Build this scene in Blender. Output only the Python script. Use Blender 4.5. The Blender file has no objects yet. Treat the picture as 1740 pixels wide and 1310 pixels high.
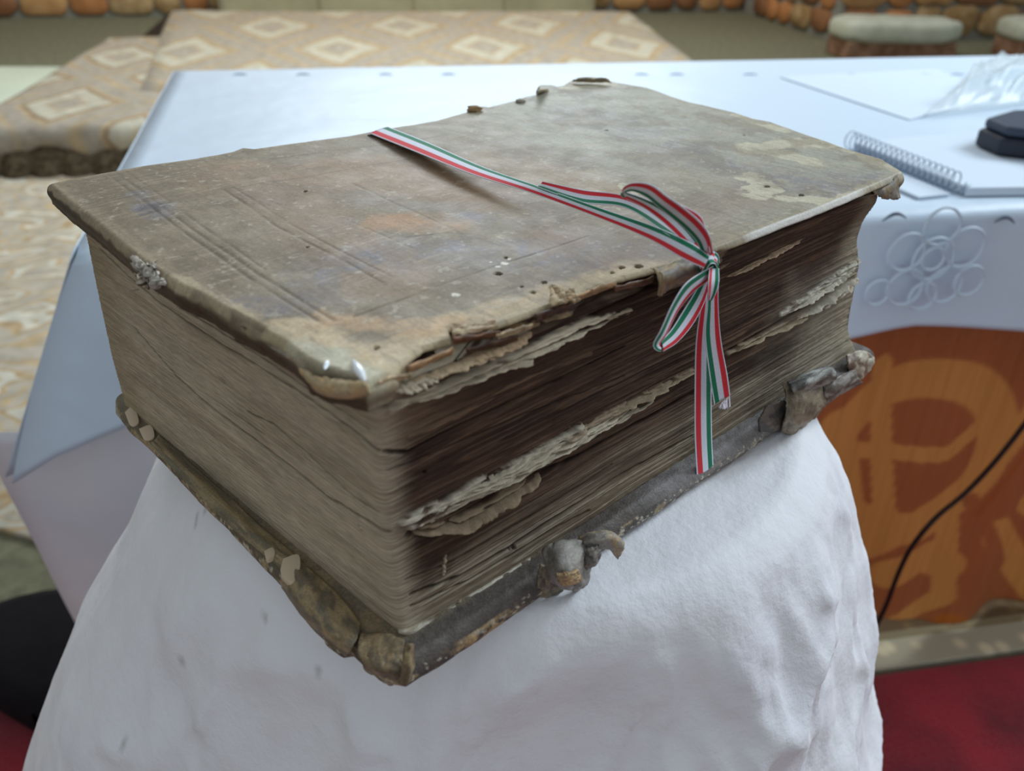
import bpy, bmesh, math, random
import numpy as np
from mathutils import Vector, Matrix

random.seed(7)
S = bpy.context.scene
COL = S.collection

# ------------------------------------------------------------------ camera, world, light, exposure
F = 1453.44
RW = np.array([[0.9838379221407181, 0.07870427924599308, -0.1608371206724456],
               [-0.1784342351614121, 0.5060249828144378, -0.8438601427310154],
               [0.014972196906132537, 0.8589204580146037, 0.5118901055146381]])
CW = np.array([8.85745468e-04, -2.04126371e-01, 1.03915541])
cd = bpy.data.cameras.new('camera')
cam = bpy.data.objects.new('camera', cd)
COL.objects.link(cam)
M4 = Matrix.Identity(4)
for i in range(3):
    for j in range(3):
        M4[i][j] = RW[i][j]
    M4[i][3] = CW[i]
cam.matrix_world = M4
cd.sensor_fit = 'HORIZONTAL'
cd.sensor_width = 36.0
cd.lens = 36.0 * F / 1740.0
cd.clip_start = 0.02
cd.clip_end = 60
cd.dof.use_dof = True
cd.dof.focus_distance = 0.37
cd.dof.aperture_fstop = 10.5
S.camera = cam

S.view_settings.view_transform = 'Standard'
S.view_settings.look = 'None'
S.view_settings.gamma = 1.0
S.view_settings.exposure = 0.0
S.view_settings.use_curve_mapping = False

w = bpy.data.worlds.new('world')
S.world = w
w.use_nodes = True
w.node_tree.nodes['Background'].inputs[0].default_value = (0.87, 0.93, 1.0, 1)
w.node_tree.nodes['Background'].inputs[1].default_value = 0.49


def area(name, loc, target, sx, sy, power, color):
    ld = bpy.data.lights.new(name, 'AREA')
    ld.shape = 'RECTANGLE'
    ld.size = sx
    ld.size_y = sy
    ld.energy = power
    ld.color = color
    o = bpy.data.objects.new(name, ld)
    COL.objects.link(o)
    o.location = loc
    o.rotation_euler = (Vector(target) - Vector(loc)).to_track_quat('-Z', 'Y').to_euler()
    return o


area('window_light_right', (2.8, 1.0, 2.7), (0.2, 0.3, 0.8), 1.1, 1.1, 75, (0.80, 0.91, 1.0))
area('window_light_back', (0.8, 4.6, 2.6), (0.2, 0.6, 0.75), 2.0, 1.2, 58, (0.78, 0.90, 1.0))
area('back_room_fill_light', (0.6, 5.2, 3.6), (0.6, 5.6, 0.0), 3.0, 2.0, 110, (1.0, 0.96, 0.86))  # unseen fill light added to brighten the back of the room


# ------------------------------------------------------------------ helpers
def ray(px, py):
    return RW @ np.array([(px - 870) / F, -(py - 655) / F, -1.0])


def uz(px, py, z):
    d = ray(px, py)
    return CW + d * (z - CW[2]) / d[2]


def uy(px, py, y):
    d = ray(px, py)
    return CW + d * (y - CW[1]) / d[1]


def upl(px, py, p0, n):
    d = ray(px, py)
    return CW + d * (np.dot(np.asarray(p0) - CW, n) / np.dot(d, n))


def proj(X):
    c = (np.asarray(X, float) - CW) @ RW
    return np.stack([870 + F * c[..., 0] / -c[..., 2], 655 - F * c[..., 1] / -c[..., 2]], -1)


def lin(r, g=None, b=None, k=1.0):
    if g is None:
        r, g, b = r
    v = np.array([r, g, b], float) / 255.0
    return np.where(v <= 0.04045, v / 12.92, ((v + 0.055) / 1.055) ** 2.4) * k


def _hash(ix, iy, seed):
    h = (ix.astype(np.int64) * 374761393 + iy.astype(np.int64) * 668265263 + seed * 144665) & 0xffffffff
    h = ((h ^ (h >> 13)) * 1274126177) & 0xffffffff
    h = h ^ (h >> 16)
    return (h & 0xffff) / 65535.0


def vnoise(x, y, seed=0):
    x, y = np.broadcast_arrays(np.asarray(x, float), np.asarray(y, float))
    ix, iy = np.floor(x), np.floor(y)
    fx, fy = x - ix, y - iy
    fx = fx * fx * (3 - 2 * fx)
    fy = fy * fy * (3 - 2 * fy)
    a, b = _hash(ix, iy, seed), _hash(ix + 1, iy, seed)
    c, d = _hash(ix, iy + 1, seed), _hash(ix + 1, iy + 1, seed)
    return (a + (b - a) * fx) * (1 - fy) + (c + (d - c) * fx) * fy


def fbm(x, y, seed=0, octs=4, gain=0.5):
    t, a, n = 0, 1.0, 0
    for i in range(octs):
        t = t + a * vnoise(np.asarray(x) * 2 ** i, np.asarray(y) * 2 ** i, seed + i * 17)
        n += a
        a *= gain
    return t / n


def sstep(a, b, x):
    t = np.clip((x - a) / (b - a), 0, 1)
    return t * t * (3 - 2 * t)


def polydist(X, Y, pts, sx=1.0, sy=1.0):
    best = np.full(X.shape, 1e9)
    pts = [(p[0] * sx, p[1] * sy) for p in pts]
    X = X * sx
    Y = Y * sy
    for (x0, y0), (x1, y1) in zip(pts[:-1], pts[1:]):
        dx, dy = x1 - x0, y1 - y0
        t = np.clip(((X - x0) * dx + (Y - y0) * dy) / (dx * dx + dy * dy + 1e-12), 0, 1)
        best = np.minimum(best, np.hypot(X - x0 - t * dx, Y - y0 - t * dy))
    return best


def mix(col, m, c):
    m = np.clip(m, 0, 1)[..., None]
    return col * (1 - m) + np.asarray(c) * m


def mesh_np(name, V, quads, col=None, mat=None, parent=None, smooth=True):
    me = bpy.data.meshes.new(name)
    V = np.asarray(V, np.float32).reshape(-1, 3)
    Q = np.asarray(quads, np.int32)
    k = Q.shape[1]
    me.vertices.add(len(V))
    me.vertices.foreach_set('co', V.ravel())
    me.loops.add(Q.size)
    me.loops.foreach_set('vertex_index', Q.ravel())
    me.polygons.add(len(Q))
    me.polygons.foreach_set('loop_start', np.arange(0, Q.size, k, dtype=np.int32))
    me.polygons.foreach_set('loop_total', np.full(len(Q), k, np.int32))
    me.polygons.foreach_set('use_smooth', np.full(len(Q), smooth))
    me.update(calc_edges=True)
    if col is not None:
        at = me.color_attributes.new('Col', 'FLOAT_COLOR', 'POINT')
        c = np.ones((len(V), 4), np.float32)
        c[:, :3] = np.clip(np.asarray(col).reshape(-1, 3), 0.0, 1.0)
        at.data.foreach_set('color', c.ravel())
    if mat:
        me.materials.append(mat)
    o = bpy.data.objects.new(name, me)
    COL.objects.link(o)
    if parent:
        o.parent = parent
        o.matrix_parent_inverse = Matrix.Translation(-Vector(parent.location))
    return o


def gridq(nr, nc, closed=False, base=0, flip=False):
    i = np.arange(nr - 1)[:, None]
    m = nc if closed else nc - 1
    j = np.arange(m)[None, :]
    j2 = (j + 1) % nc
    q = np.stack([i * nc + j, i * nc + j2, (i + 1) * nc + j2, (i + 1) * nc + j], -1).reshape(-1, 4) + base
    return q[:, ::-1] if flip else q


def grid_obj(name, V, col=None, mat=None, parent=None, flip=False, closed=False, thick=0.0):
    nr, nc = V.shape[:2]
    if thick:
        du = np.gradient(V, axis=1)
        dv = np.gradient(V, axis=0)
        n = np.cross(du, dv)
        n /= np.linalg.norm(n, axis=-1, keepdims=True) + 1e-12
        W = V - n * thick
        q = [gridq(nr, nc), gridq(nr, nc, base=nr * nc, flip=True)]
        N = nr * nc

        def rim(idx, fl):
            a = np.array(idx[:-1])
            b = np.array(idx[1:])
            r = np.stack([a, b, b + N, a + N], -1)
            return r[:, ::-1] if fl else r
        q.append(rim([j for j in range(nc)], True))
        q.append(rim([(nr - 1) * nc + j for j in range(nc)], False))
        q.append(rim([i * nc for i in range(nr)], False))
        q.append(rim([i * nc + nc - 1 for i in range(nr)], True))
        c2 = None if col is None else np.concatenate([col.reshape(-1, 3)] * 2)
        return mesh_np(name, np.concatenate([V.reshape(-1, 3), W.reshape(-1, 3)]), np.concatenate(q), c2, mat, parent)
    return mesh_np(name, V, gridq(nr, nc, closed, flip=flip), col, mat, parent)


def tag(o, label=None, cat=None, group=None, kind=None):
    if label: o['label'] = label
    if cat: o['category'] = cat
    if group: o['group'] = group
    if kind: o['kind'] = kind
    return o


def empty(name, loc):
    o = bpy.data.objects.new(name, None)
    COL.objects.link(o)
    o.location = loc
    o.empty_display_size = 0.05
    return o


def from_bm(name, bm, mat=None, parent=None, smooth=False):
    me = bpy.data.meshes.new(name)
    bm.to_mesh(me)
    bm.free()
    if smooth:
        for p in me.polygons:
            p.use_smooth = True
    if mat: me.materials.append(mat)
    o = bpy.data.objects.new(name, me)
    COL.objects.link(o)
    if parent:
        o.parent = parent
        o.matrix_parent_inverse = Matrix.Translation(-Vector(parent.location))
    return o


def box_bm(x0, x1, y0, y1, z0, z1, bev=0.0, seg=2):
    bm = bmesh.new()
    bmesh.ops.create_cube(bm, size=1.0)
    for v in bm.verts:
        v.co = Vector(((x0 + x1) / 2 + v.co.x * (x1 - x0), (y0 + y1) / 2 + v.co.y * (y1 - y0), (z0 + z1) / 2 + v.co.z * (z1 - z0)))
    if bev:
        bmesh.ops.bevel(bm, geom=list(bm.edges), offset=bev, segments=seg, affect='EDGES', profile=0.5)
    return bm


def prism_bm(pts, z0, z1, bev=0.0):
    bm = bmesh.new()
    b = [bm.verts.new((p[0], p[1], z0)) for p in pts]
    t = [bm.verts.new((p[0], p[1], z1)) for p in pts]
    n = len(pts)
    bm.faces.new(b[::-1])
    bm.faces.new(t)
    for i in range(n):
        bm.faces.new((b[i], b[(i + 1) % n], t[(i + 1) % n], t[i]))
    bmesh.ops.recalc_face_normals(bm, faces=bm.faces)
    if bev:
        bmesh.ops.bevel(bm, geom=list(bm.edges), offset=bev, segments=2, affect='EDGES', profile=0.5)
    return bm


def resample(pts, n):
    P = np.asarray(pts, float)
    d = np.r_[0, np.cumsum(np.linalg.norm(np.diff(P, axis=0), axis=1))]
    t = np.linspace(0, d[-1], n)
    return np.stack([np.interp(t, d, P[:, k]) for k in range(P.shape[1])], -1)


def smoothpts(pts, n):
    """Catmull-Rom through pts"""
    P = np.asarray(pts, float)
    P = np.vstack([2 * P[0] - P[1], P, 2 * P[-1] - P[-2]])
    out = []
    m = len(P) - 3
    for k in range(n):
        t = k / (n - 1) * m
        i = min(int(t), m - 1)
        u = t - i
        a, b, c, d = P[i:i + 4]
        out.append(0.5 * ((2 * b) + (c - a) * u + (2 * a - 5 * b + 4 * c - d) * u * u + (3 * b - a - 3 * c + d) * u ** 3))
    return np.array(out)


def tube(name, pts, r, mat, parent=None, n=8, cyc=False, rfun=None):
    P = np.asarray(pts, float)
    m = len(P)
    T = np.gradient(P, axis=0)
    T /= np.linalg.norm(T, axis=1, keepdims=True) + 1e-12
    up = np.array([0.0, 0.0, 1.0])
    V = []
    prev = None
    for i in range(m):
        t = T[i]
        if prev is None:
            u = np.cross(t, up)
            if np.linalg.norm(u) < 1e-3: u = np.cross(t, [1, 0, 0])
        else:
            u = prev - t * np.dot(prev, t)
        u /= np.linalg.norm(u)
        prev = u
        v = np.cross(t, u)
        rr = r if rfun is None else r * rfun(i / (m - 1))
        a = np.linspace(0, 2 * np.pi, n, endpoint=False)
        V.append(P[i] + rr * (np.cos(a)[:, None] * u + np.sin(a)[:, None] * v))
    V = np.array(V)
    return mesh_np(name, V, gridq(m, n, closed=True), None, mat, parent)


# ------------------------------------------------------------------ materials
def new_mat(name):
    m = bpy.data.materials.new(name)
    m.use_nodes = True
    nt = m.node_tree
    b = nt.nodes['Principled BSDF']
    return m, nt, b


def N(nt, t, **kw):
    n = nt.nodes.new(t)
    for k, v in kw.items():
        setattr(n, k, v)
    return n


def simple(name, color, rough=0.7, spec=0.3, noise=None, bump=0.0, bscale=200, metallic=0.0, color2=None, sheen=0.0, detail=4.0):
    m, nt, b = new_mat(name)
    b.inputs['Roughness'].default_value = rough
    b.inputs['Specular IOR Level'].default_value = spec
    b.inputs['Metallic'].default_value = metallic
    b.inputs['Base Color'].default_value = (*color, 1)
    if sheen:
        b.inputs['Sheen Weight'].default_value = sheen
    tc = N(nt, 'ShaderNodeTexCoord')
    if noise:
        nz = N(nt, 'ShaderNodeTexNoise')
        nz.inputs['Scale'].default_value = noise
        nz.inputs['Detail'].default_value = detail
        nt.links.new(tc.outputs['Object'], nz.inputs['Vector'])
        r = N(nt, 'ShaderNodeValToRGB')
        r.color_ramp.elements[0].position = 0.35
        r.color_ramp.elements[1].position = 0.65
        r.color_ramp.elements[0].color = (*color, 1)
        c2 = color2 if color2 is not None else [c * 0.8 for c in color]
        r.color_ramp.elements[1].color = (*c2, 1)
        nt.links.new(nz.outputs['Fac'], r.inputs['Fac'])
        nt.links.new(r.outputs['Color'], b.inputs['Base Color'])
    if bump:
        nz = N(nt, 'ShaderNodeTexNoise')
        nz.inputs['Scale'].default_value = bscale
        nz.inputs['Detail'].default_value = 5
        nt.links.new(tc.outputs['Object'], nz.inputs['Vector'])
        bp = N(nt, 'ShaderNodeBump')
        bp.inputs['Strength'].default_value = 1.0
        bp.inputs['Distance'].default_value = bump
        nt.links.new(nz.outputs['Fac'], bp.inputs['Height'])
        nt.links.new(bp.outputs['Normal'], b.inputs['Normal'])
    return m


def vcol_mat(name, rough=0.7, spec=0.3, nscale=900, namt=0.25, stretch=(1, 1, 1), bump=0.0002, rough_noise=0.0):
    m, nt, b = new_mat(name)
    a = N(nt, 'ShaderNodeAttribute', attribute_name='Col')
    tc = N(nt, 'ShaderNodeTexCoord')
    mp = N(nt, 'ShaderNodeMapping')
    mp.inputs['Scale'].default_value = stretch
    nt.links.new(tc.outputs['Object'], mp.inputs['Vector'])
    nz = N(nt, 'ShaderNodeTexNoise')
    nz.inputs['Scale'].default_value = nscale
    nz.inputs['Detail'].default_value = 4
    nt.links.new(mp.outputs['Vector'], nz.inputs['Vector'])
    mr = N(nt, 'ShaderNodeMapRange')
    mr.inputs['From Min'].default_value = 0.3
    mr.inputs['From Max'].default_value = 0.7
    mr.inputs['To Min'].default_value = 1 - namt
    mr.inputs['To Max'].default_value = 1 + namt
    nt.links.new(nz.outputs['Fac'], mr.inputs['Value'])
    vm = N(nt, 'ShaderNodeVectorMath', operation='SCALE')
    nt.links.new(a.outputs['Color'], vm.inputs[0])
    nt.links.new(mr.outputs['Result'], vm.inputs['Scale'])
    nt.links.new(vm.outputs['Vector'], b.inputs['Base Color'])
    b.inputs['Specular IOR Level'].default_value = spec
    b.inputs['Roughness'].default_value = rough
    if rough_noise:
        n2 = N(nt, 'ShaderNodeTexNoise')
        n2.inputs['Scale'].default_value = 60
        n2.inputs['Detail'].default_value = 5
        nt.links.new(tc.outputs['Object'], n2.inputs['Vector'])
        m2 = N(nt, 'ShaderNodeMapRange')
        m2.inputs['From Min'].default_value = 0.35
        m2.inputs['From Max'].default_value = 0.65
        m2.inputs['To Min'].default_value = rough - rough_noise
        m2.inputs['To Max'].default_value = rough + rough_noise
        nt.links.new(n2.outputs['Fac'], m2.inputs['Value'])
        nt.links.new(m2.outputs['Result'], b.inputs['Roughness'])
    if bump:
        bp = N(nt, 'ShaderNodeBump')
        bp.inputs['Distance'].default_value = bump
        nt.links.new(nz.outputs['Fac'], bp.inputs['Height'])
        nt.links.new(bp.outputs['Normal'], b.inputs['Normal'])
    return m


M_leather = vcol_mat('worn_leather', 0.56, 0.32, 900, 0.14, bump=0.00006, rough_noise=0.05)
M_pages = vcol_mat('page_edges', 0.85, 0.12, 1300, 0.22, (0.12, 0.12, 1.6), bump=0.0002)
M_board = vcol_mat('lower_leather', 0.55, 0.35, 1100, 0.22, bump=0.0003)
M_ribbon = vcol_mat('woven_ribbon', 0.65, 0.25, 2600, 0.10, bump=0.0002)
M_paper_torn = vcol_mat('torn_paper', 0.85, 0.1, 1500, 0.15, bump=0.0003)

# ================================================================== SETTING
m_floor = simple('olive_carpet', lin(135, 134, 110), 0.95, 0.1, noise=30, bump=0.002, bscale=300, color2=lin(112, 112, 92))
fl = from_bm('floor', box_bm(-5.0, 7.0, -2.5, 9.0, -0.08, 0.0), m_floor)
tag(fl, kind='structure')

m_mortar = simple('grey_mortar', lin(150, 150, 140), 0.9, 0.1, noise=20)
m_wall_plain = simple('ochre_wall', lin(170, 130, 85), 0.9, 0.1, noise=6, color2=lin(140, 100, 60))
stone_mats = [simple('ochre_stone', lin(200, 158, 108), 0.8, 0.2, noise=9, color2=lin(180, 136, 90)),
              simple('orange_stone', lin(196, 138, 88), 0.8, 0.2, noise=9, color2=lin(172, 118, 74)),
              simple('tan_stone', lin(190, 164, 122), 0.8, 0.2, noise=9, color2=lin(150, 118, 76)),
              simple('brown_stone', lin(156, 112, 78), 0.8, 0.2, noise=9, color2=lin(130, 90, 62))]
wb = from_bm('wall_back', box_bm(-5.0, 3.6, 7.8, 8.0, 0, 2.8), m_wall_plain)
tag(wb, kind='structure')
wr = from_bm('wall_right', box_bm(3.64, 3.84, 6.3, 8.0, 0, 2.8), m_wall_plain)
tag(wr, kind='structure')
wn = from_bm('wall_niche', box_bm(3.64, 7.0, 6.1, 6.3, 0, 2.8), m_wall_plain)
tag(wn, kind='structure')
wl = from_bm('wall_left', box_bm(-5.0, -4.8, -2.5, 7.8, 0, 2.8), simple('pale_plaster', lin(190, 188, 170), 0.9, 0.1))
tag(wl, kind='structure')


def stone_bm(cx, cz, sx, sz):
    bm = bmesh.new()
    k = 12
    ang = [2 * math.pi * i / k + random.uniform(-.12, .12) for i in range(k)]
    pts = []
    for a in ang:
        c, s_ = math.cos(a), math.sin(a)
        q = 1.04 / max(abs(c), abs(s_)) ** 0.95
        q *= random.uniform(0.88, 1.02)
        pts.append((cx + c * sx * q * 0.5, cz + s_ * sz * q * 0.5))
    d = random.uniform(0.025, 0.045)
    back = [bm.verts.new((p[0], 0.01, p[1])) for p in pts]
    mid = [bm.verts.new((p[0], -d * 0.6, p[1])) for p in pts]
    fr = [bm.verts.new((cx + (p[0] - cx) * .85, -d, cz + (p[1] - cz) * .85)) for p in pts]
    for i in range(k):
        j = (i + 1) % k
        bm.faces.new((back[i], back[j], mid[j], mid[i]))
        bm.faces.new((mid[i], mid[j], fr[j], fr[i]))
    bm.faces.new(fr)
    bmesh.ops.recalc_face_normals(bm, faces=bm.faces)
    return bm


def stone_wall(parent, x0, x1, z1, xf):
    z = 0.02
    while z < z1:
        h = random.uniform(0.16, 0.24)
        x = x0 + random.uniform(-.1, 0)
        while x < x1:
            wd = random.uniform(0.2, 0.38)
            o = from_bm('stone', stone_bm(x + wd / 2, z + h / 2 + random.uniform(-.015, .015), wd - .02, h - .015),
                        random.choice(stone_mats), None, smooth=True)
            o.matrix_world = xf
            o.parent = parent
            x += wd
        z += h


backing = from_bm('mortar_bed', box_bm(-5.0, 3.6, 7.785, 7.8, 0, 0.9), m_mortar, wb)
backing2 = from_bm('mortar_bed', box_bm(3.625, 3.64, 6.1, 7.785, 0, 0.95), m_mortar, wr)
from_bm('mortar_bed', box_bm(3.625, 7.0, 6.085, 6.1, 0, 1.1), m_mortar, wn)
stone_wall(wb, -4.7, 3.6, 0.8, Matrix.Translation((0, 7.785, 0)))
stone_wall(wn, 3.66, 6.6, 1.0, Matrix.Translation((0, 6.085, 0)))
stone_wall(wr, 6.2, 7.5, 0.85, Matrix.Translation((3.625, 0, 0)) @ Matrix.Rotation(-math.pi / 2, 4, 'Z') @ Matrix.Scale(-1, 4, (1, 0, 0)))

# cream cabinet at the back wall
cb = empty('low_cabinet', (0.6, 7.5, 0))
tag(cb, 'long low cream cabinet standing against the orange stone wall', 'cabinet')
m_cream = simple('cream_paint', lin(190, 184, 150), 0.6, 0.3, noise=4)
from_bm('cabinet_body', box_bm(-0.95, 2.1, 7.38, 7.72, 0, 0.5, 0.01), m_cream, cb)
for i in range(4):
    x0 = -0.92 + i * 0.75
    from_bm('door', box_bm(x0, x0 + 0.73, 7.36, 7.38, 0.03, 0.46, 0.004), m_cream, cb)


# ---- patterned fabrics
def lattice_mat(name, sx, sy, tan, cream, grey, brown, rot=0.0, wob=0.06, off=(0, 0)):
    m, nt, b = new_mat(name)
    b.inputs['Roughness'].default_value = 0.9
    b.inputs['Specular IOR Level'].default_value = 0.1
    tc = N(nt, 'ShaderNodeTexCoord')
    mp = N(nt, 'ShaderNodeMapping')
    mp.inputs['Rotation'].default_value = (0, 0, rot)
    mp.inputs['Scale'].default_value = (sx, sy, 0)
    mp.inputs['Location'].default_value = (off[0], off[1], 0)
    nt.links.new(tc.outputs['Object'], mp.inputs['Vector'])
    nz = N(nt, 'ShaderNodeTexNoise')
    nz.inputs['Scale'].default_value = 2.2
    nt.links.new(mp.outputs['Vector'], nz.inputs['Vector'])
    mad = N(nt, 'ShaderNodeVectorMath', operation='MULTIPLY_ADD')
    nt.links.new(nz.outputs['Color'], mad.inputs[0])
    mad.inputs[1].default_value = (wob, wob, 0)
    nt.links.new(mp.outputs['Vector'], mad.inputs[2])
    sep = N(nt, 'ShaderNodeSeparateXYZ')
    nt.links.new(mad.outputs['Vector'], sep.inputs[0])

    def mth(op, a, bb=None):
        n = N(nt, 'ShaderNodeMath', operation=op)
        for i, v in enumerate((a, bb)):
            if v is None: continue
            if isinstance(v, (int, float)): n.inputs[i].default_value = v
            else: nt.links.new(v, n.inputs[i])
        return n.outputs[0]
    tri = mth('ADD', mth('PINGPONG', sep.outputs['X'], 0.5), mth('PINGPONG', sep.outputs['Y'], 0.5))
    m_ = mth('MINIMUM', tri, mth('SUBTRACT', 1.0, tri))
    wb_ = mth('MULTIPLY', mth('SINE', mth('MULTIPLY', sep.outputs['X'], 4 * math.pi)), 0.018)
    m_ = mth('MULTIPLY', mth('ADD', m_, wb_), 2.0)
    r = N(nt, 'ShaderNodeValToRGB')
    e = r.color_ramp.elements
    e[0].position = 0.0
    e[0].color = (*cream, 1)
    e[1].position = 1.0
    e[1].color = (*tan, 1)
    for p, c in ((0.05, grey), (0.20, grey), (0.26, tan), (0.32, cream), (0.50, cream), (0.57, brown), (0.64, tan), (0.72, grey), (0.90, grey)):
        q = e.new(p)
        q.color = (*c, 1)
    nt.links.new(m_, r.inputs['Fac'])
    n2 = N(nt, 'ShaderNodeTexNoise')
    n2.inputs['Scale'].default_value = 22
    n2.inputs['Detail'].default_value = 6
    nt.links.new(tc.outputs['Object'], n2.inputs['Vector'])
    mr = N(nt, 'ShaderNodeMapRange')
    mr.inputs['From Min'].default_value = 0.3
    mr.inputs['From Max'].default_value = 0.7
    mr.inputs['To Min'].default_value = 0.78
    mr.inputs['To Max'].default_value = 1.15
    nt.links.new(n2.outputs['Fac'], mr.inputs['Value'])
    vm = N(nt, 'ShaderNodeVectorMath', operation='SCALE')
    nt.links.new(r.outputs['Color'], vm.inputs[0])
    nt.links.new(mr.outputs['Result'], vm.inputs['Scale'])
    nt.links.new(vm.outputs['Vector'], b.inputs['Base Color'])
    return m


TAN, CREAM, GREY, BROWN = lin(176, 158, 128), lin(186, 182, 164), lin(164, 156, 142), lin(142, 120, 94)
m_bed = lattice_mat('ogee_bedspread', 1.25, 0.62, TAN, CREAM, GREY, lin(168, 148, 116))
m_run = lattice_mat('ogee_runner', 1.5, 0.9, TAN, CREAM, GREY, BROWN, off=(.2, .1))
m_rug = lattice_mat('beige_rug', 2.2, 3.0, lin(186, 166, 132), lin(200, 196, 180), lin(180, 172, 156), lin(172, 148, 112), wob=0.9)

# low floor platform with bedspread
bed = empty('daybed', (0.4, 5.0, 0))
tag(bed, 'low wide daybed covered with a beige and cream ogee patterned bedspread', 'bed')
m_dark = simple('dark_wood_base', lin(52, 44, 36), 0.8, 0.2)
from_bm('base', box_bm(-1.30, 2.05, 3.75, 7.1, 0.0, 0.10), m_dark, bed)
A_, B_, C_, D_ = uz(225, 118, .22), uz(1222, 118, .22), uz(1085, 16, .22), uz(272, 14, .22)
nr, nc = 40, 40
U, V_ = np.meshgrid(np.linspace(0, 1, nc), np.linspace(0, 1, nr))
fa, fb = A_ + (A_ - D_) * .18, B_ + (B_ - C_) * .18
G = (fa[None, None] * ((1 - U) * (1 - V_))[..., None] + fb * (U * (1 - V_))[..., None] + C_ * (U * V_)[..., None] + D_ * ((1 - U) * V_)[..., None])
G[..., 2] = 0.22 + 0.015 * (fbm(G[..., 0] * 2, G[..., 1] * 2, 3) - .5)
edge = np.minimum(np.minimum(U, 1 - U), np.minimum(V_, 1 - V_))
G[..., 2] -= 0.11 * (1 - sstep(0, 0.03, edge))
grid_obj('bedspread', G, None, m_bed, bed, thick=0.02)

# second mattress with roll at front
run = empty('floor_mattress', (-1.2, 4.0, 0))
tag(run, 'floor mattress under a beige patterned throw with rolled edge left of the table', 'mattress')
a_, b_, c_, d_ = uz(-60, 212, .19), uz(330, 205, .19), uz(330, 62, .19), uz(188, 62, .19)
ff = lambda u, v: a_ * (1 - u) * (1 - v) + b_ * u * (1 - v) + c_ * u * v + d_ * (1 - u) * v
rows = []
prof = [(0.0, -0.16), (-0.015, -0.10), (-0.028, -0.045), (-0.02, -0.012), (0.0, 0.0)] + [(v, 0.0) for v in np.linspace(0.03, 1, 30)]
for v, dz in prof:
    row = []
    for u in np.linspace(0, 1, 36):
        p = ff(u, v).copy()
        p[2] += dz + 0.012 * (vnoise(u * 9, v * 7, 5) - .5)
        p[1] += 0.05 * (vnoise(u * 6, dz * 20, 9) - .5) if v < 0.02 else 0
        row.append(p)
    rows.append(row)
grid_obj('throw', np.array(rows), None, m_run, run, thick=0.015)
from_bm('mattress_core', prism_bm([ff(.02, .04)[:2], ff(.98, .04)[:2], ff(.98, .97)[:2], ff(.1, .97)[:2]], 0.0, 0.15, 0.01), m_dark, run)
# pleated dark strip standing in for the shadow under the roll
m_roll_shadow = simple('roll_shadow_dark', lin(70, 60, 46), 0.9, 0.1, noise=40, color2=lin(110, 98, 78))
rr = []
for v, z in ((0.0, 0.13), (-0.01, 0.07), (-0.035, 0.006)):
    rr.append([np.array([*(ff(u, v)[:2] + np.array([0, -.05 * abs(math.sin(u * 24)) * (0.13 - z) * 8])), z]) for u in np.linspace(0, .95, 60)])
grid_obj('roll_shadow', np.array(rr), None, m_roll_shadow, run, thick=0.01)

# pale green-white mat on far left
pm = from_bm('floor_pad', prism_bm([uz(-200, 215, .08)[:2], uz(5, 205, .08)[:2], uz(112, 112, .08)[:2], uz(-200, 112, .08)[:2]], 0, .08, .02),
             simple('pale_sheet', lin(208, 218, 198), 0.8, 0.2, noise=3, color2=lin(196, 206, 186)))
tag(pm, 'pale green white sheet covered pad on the floor at far left', 'mattress')

# rugs
def rug(name, pts, mat, z=0.012):
    return from_bm(name, prism_bm([p[:2] for p in pts], 0.0, z, 0.003), mat)


lr = rug('beige_rug', [np.array([-3.2, 1.2]), uz(0, 905, 0), np.array([-.35, .95]), np.array([-.2, 3.3]), np.array([-3.2, 3.6])], m_rug)
tag(lr, 'beige rug with cream ornaments lying on the floor left of the white table', 'rug')

m_border, nt, b = new_mat('rug_border')
b.inputs['Roughness'].default_value = 0.95
tc = N(nt, 'ShaderNodeTexCoord')
sep = N(nt, 'ShaderNodeSeparateXYZ')
nt.links.new(tc.outputs['Object'], sep.inputs[0])
wv = N(nt, 'ShaderNodeValToRGB')
wv.color_ramp.interpolation = 'CONSTANT'
mr = N(nt, 'ShaderNodeMapRange')
mr.inputs['From Min'].default_value = 0.0
mr.inputs['From Max'].default_value = 0.30
nt.links.new(sep.outputs['Y'], mr.inputs['Value'])
nt.links.new(mr.outputs['Result'], wv.inputs['Fac'])
e = wv.color_ramp.elements
e[0].position = 0; e[0].color = (*lin(188, 184, 160), 1)
e[1].position = 0.17; e[1].color = (*lin(150, 138, 106), 1)
for p, c in ((0.22, lin(112, 92, 64)), (0.42, lin(160, 148, 122)), (0.50, lin(104, 86, 60)), (0.56, lin(170, 164, 144)), (0.7, lin(196, 190, 168))):
    q = e.new(p); q.color = (*c, 1)
vo = N(nt, 'ShaderNodeTexVoronoi')
vo.inputs['Scale'].default_value = 28
nt.links.new(tc.outputs['Object'], vo.inputs['Vector'])
vr = N(nt, 'ShaderNodeValToRGB')
vr.color_ramp.elements[0].position = 0.2; vr.color_ramp.elements[0].color = (1.5, 1.45, 1.35, 1)
vr.color_ramp.elements[1].position = 0.45; vr.color_ramp.elements[1].color = (0.9, 0.9, 0.9, 1)
nt.links.new(vo.outputs['Distance'], vr.inputs['Fac'])
mm = N(nt, 'ShaderNodeVectorMath', operation='MULTIPLY')
nt.links.new(wv.outputs['Color'], mm.inputs[0]); nt.links.new(vr.outputs['Color'], mm.inputs[1])
nt.links.new(mm.outputs['Vector'], b.inputs['Base Color'])
br = from_bm('border_rug', prism_bm([(0, 0), (2.2, 0.0), (2.2, .75), (-.1, .75)], 0.0, .012, .003), m_border)
br.location = (0.40, 0.575, 0)
tag(br, 'beige rug with a brown beaded border behind the red rug at lower right', 'rug')

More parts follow.
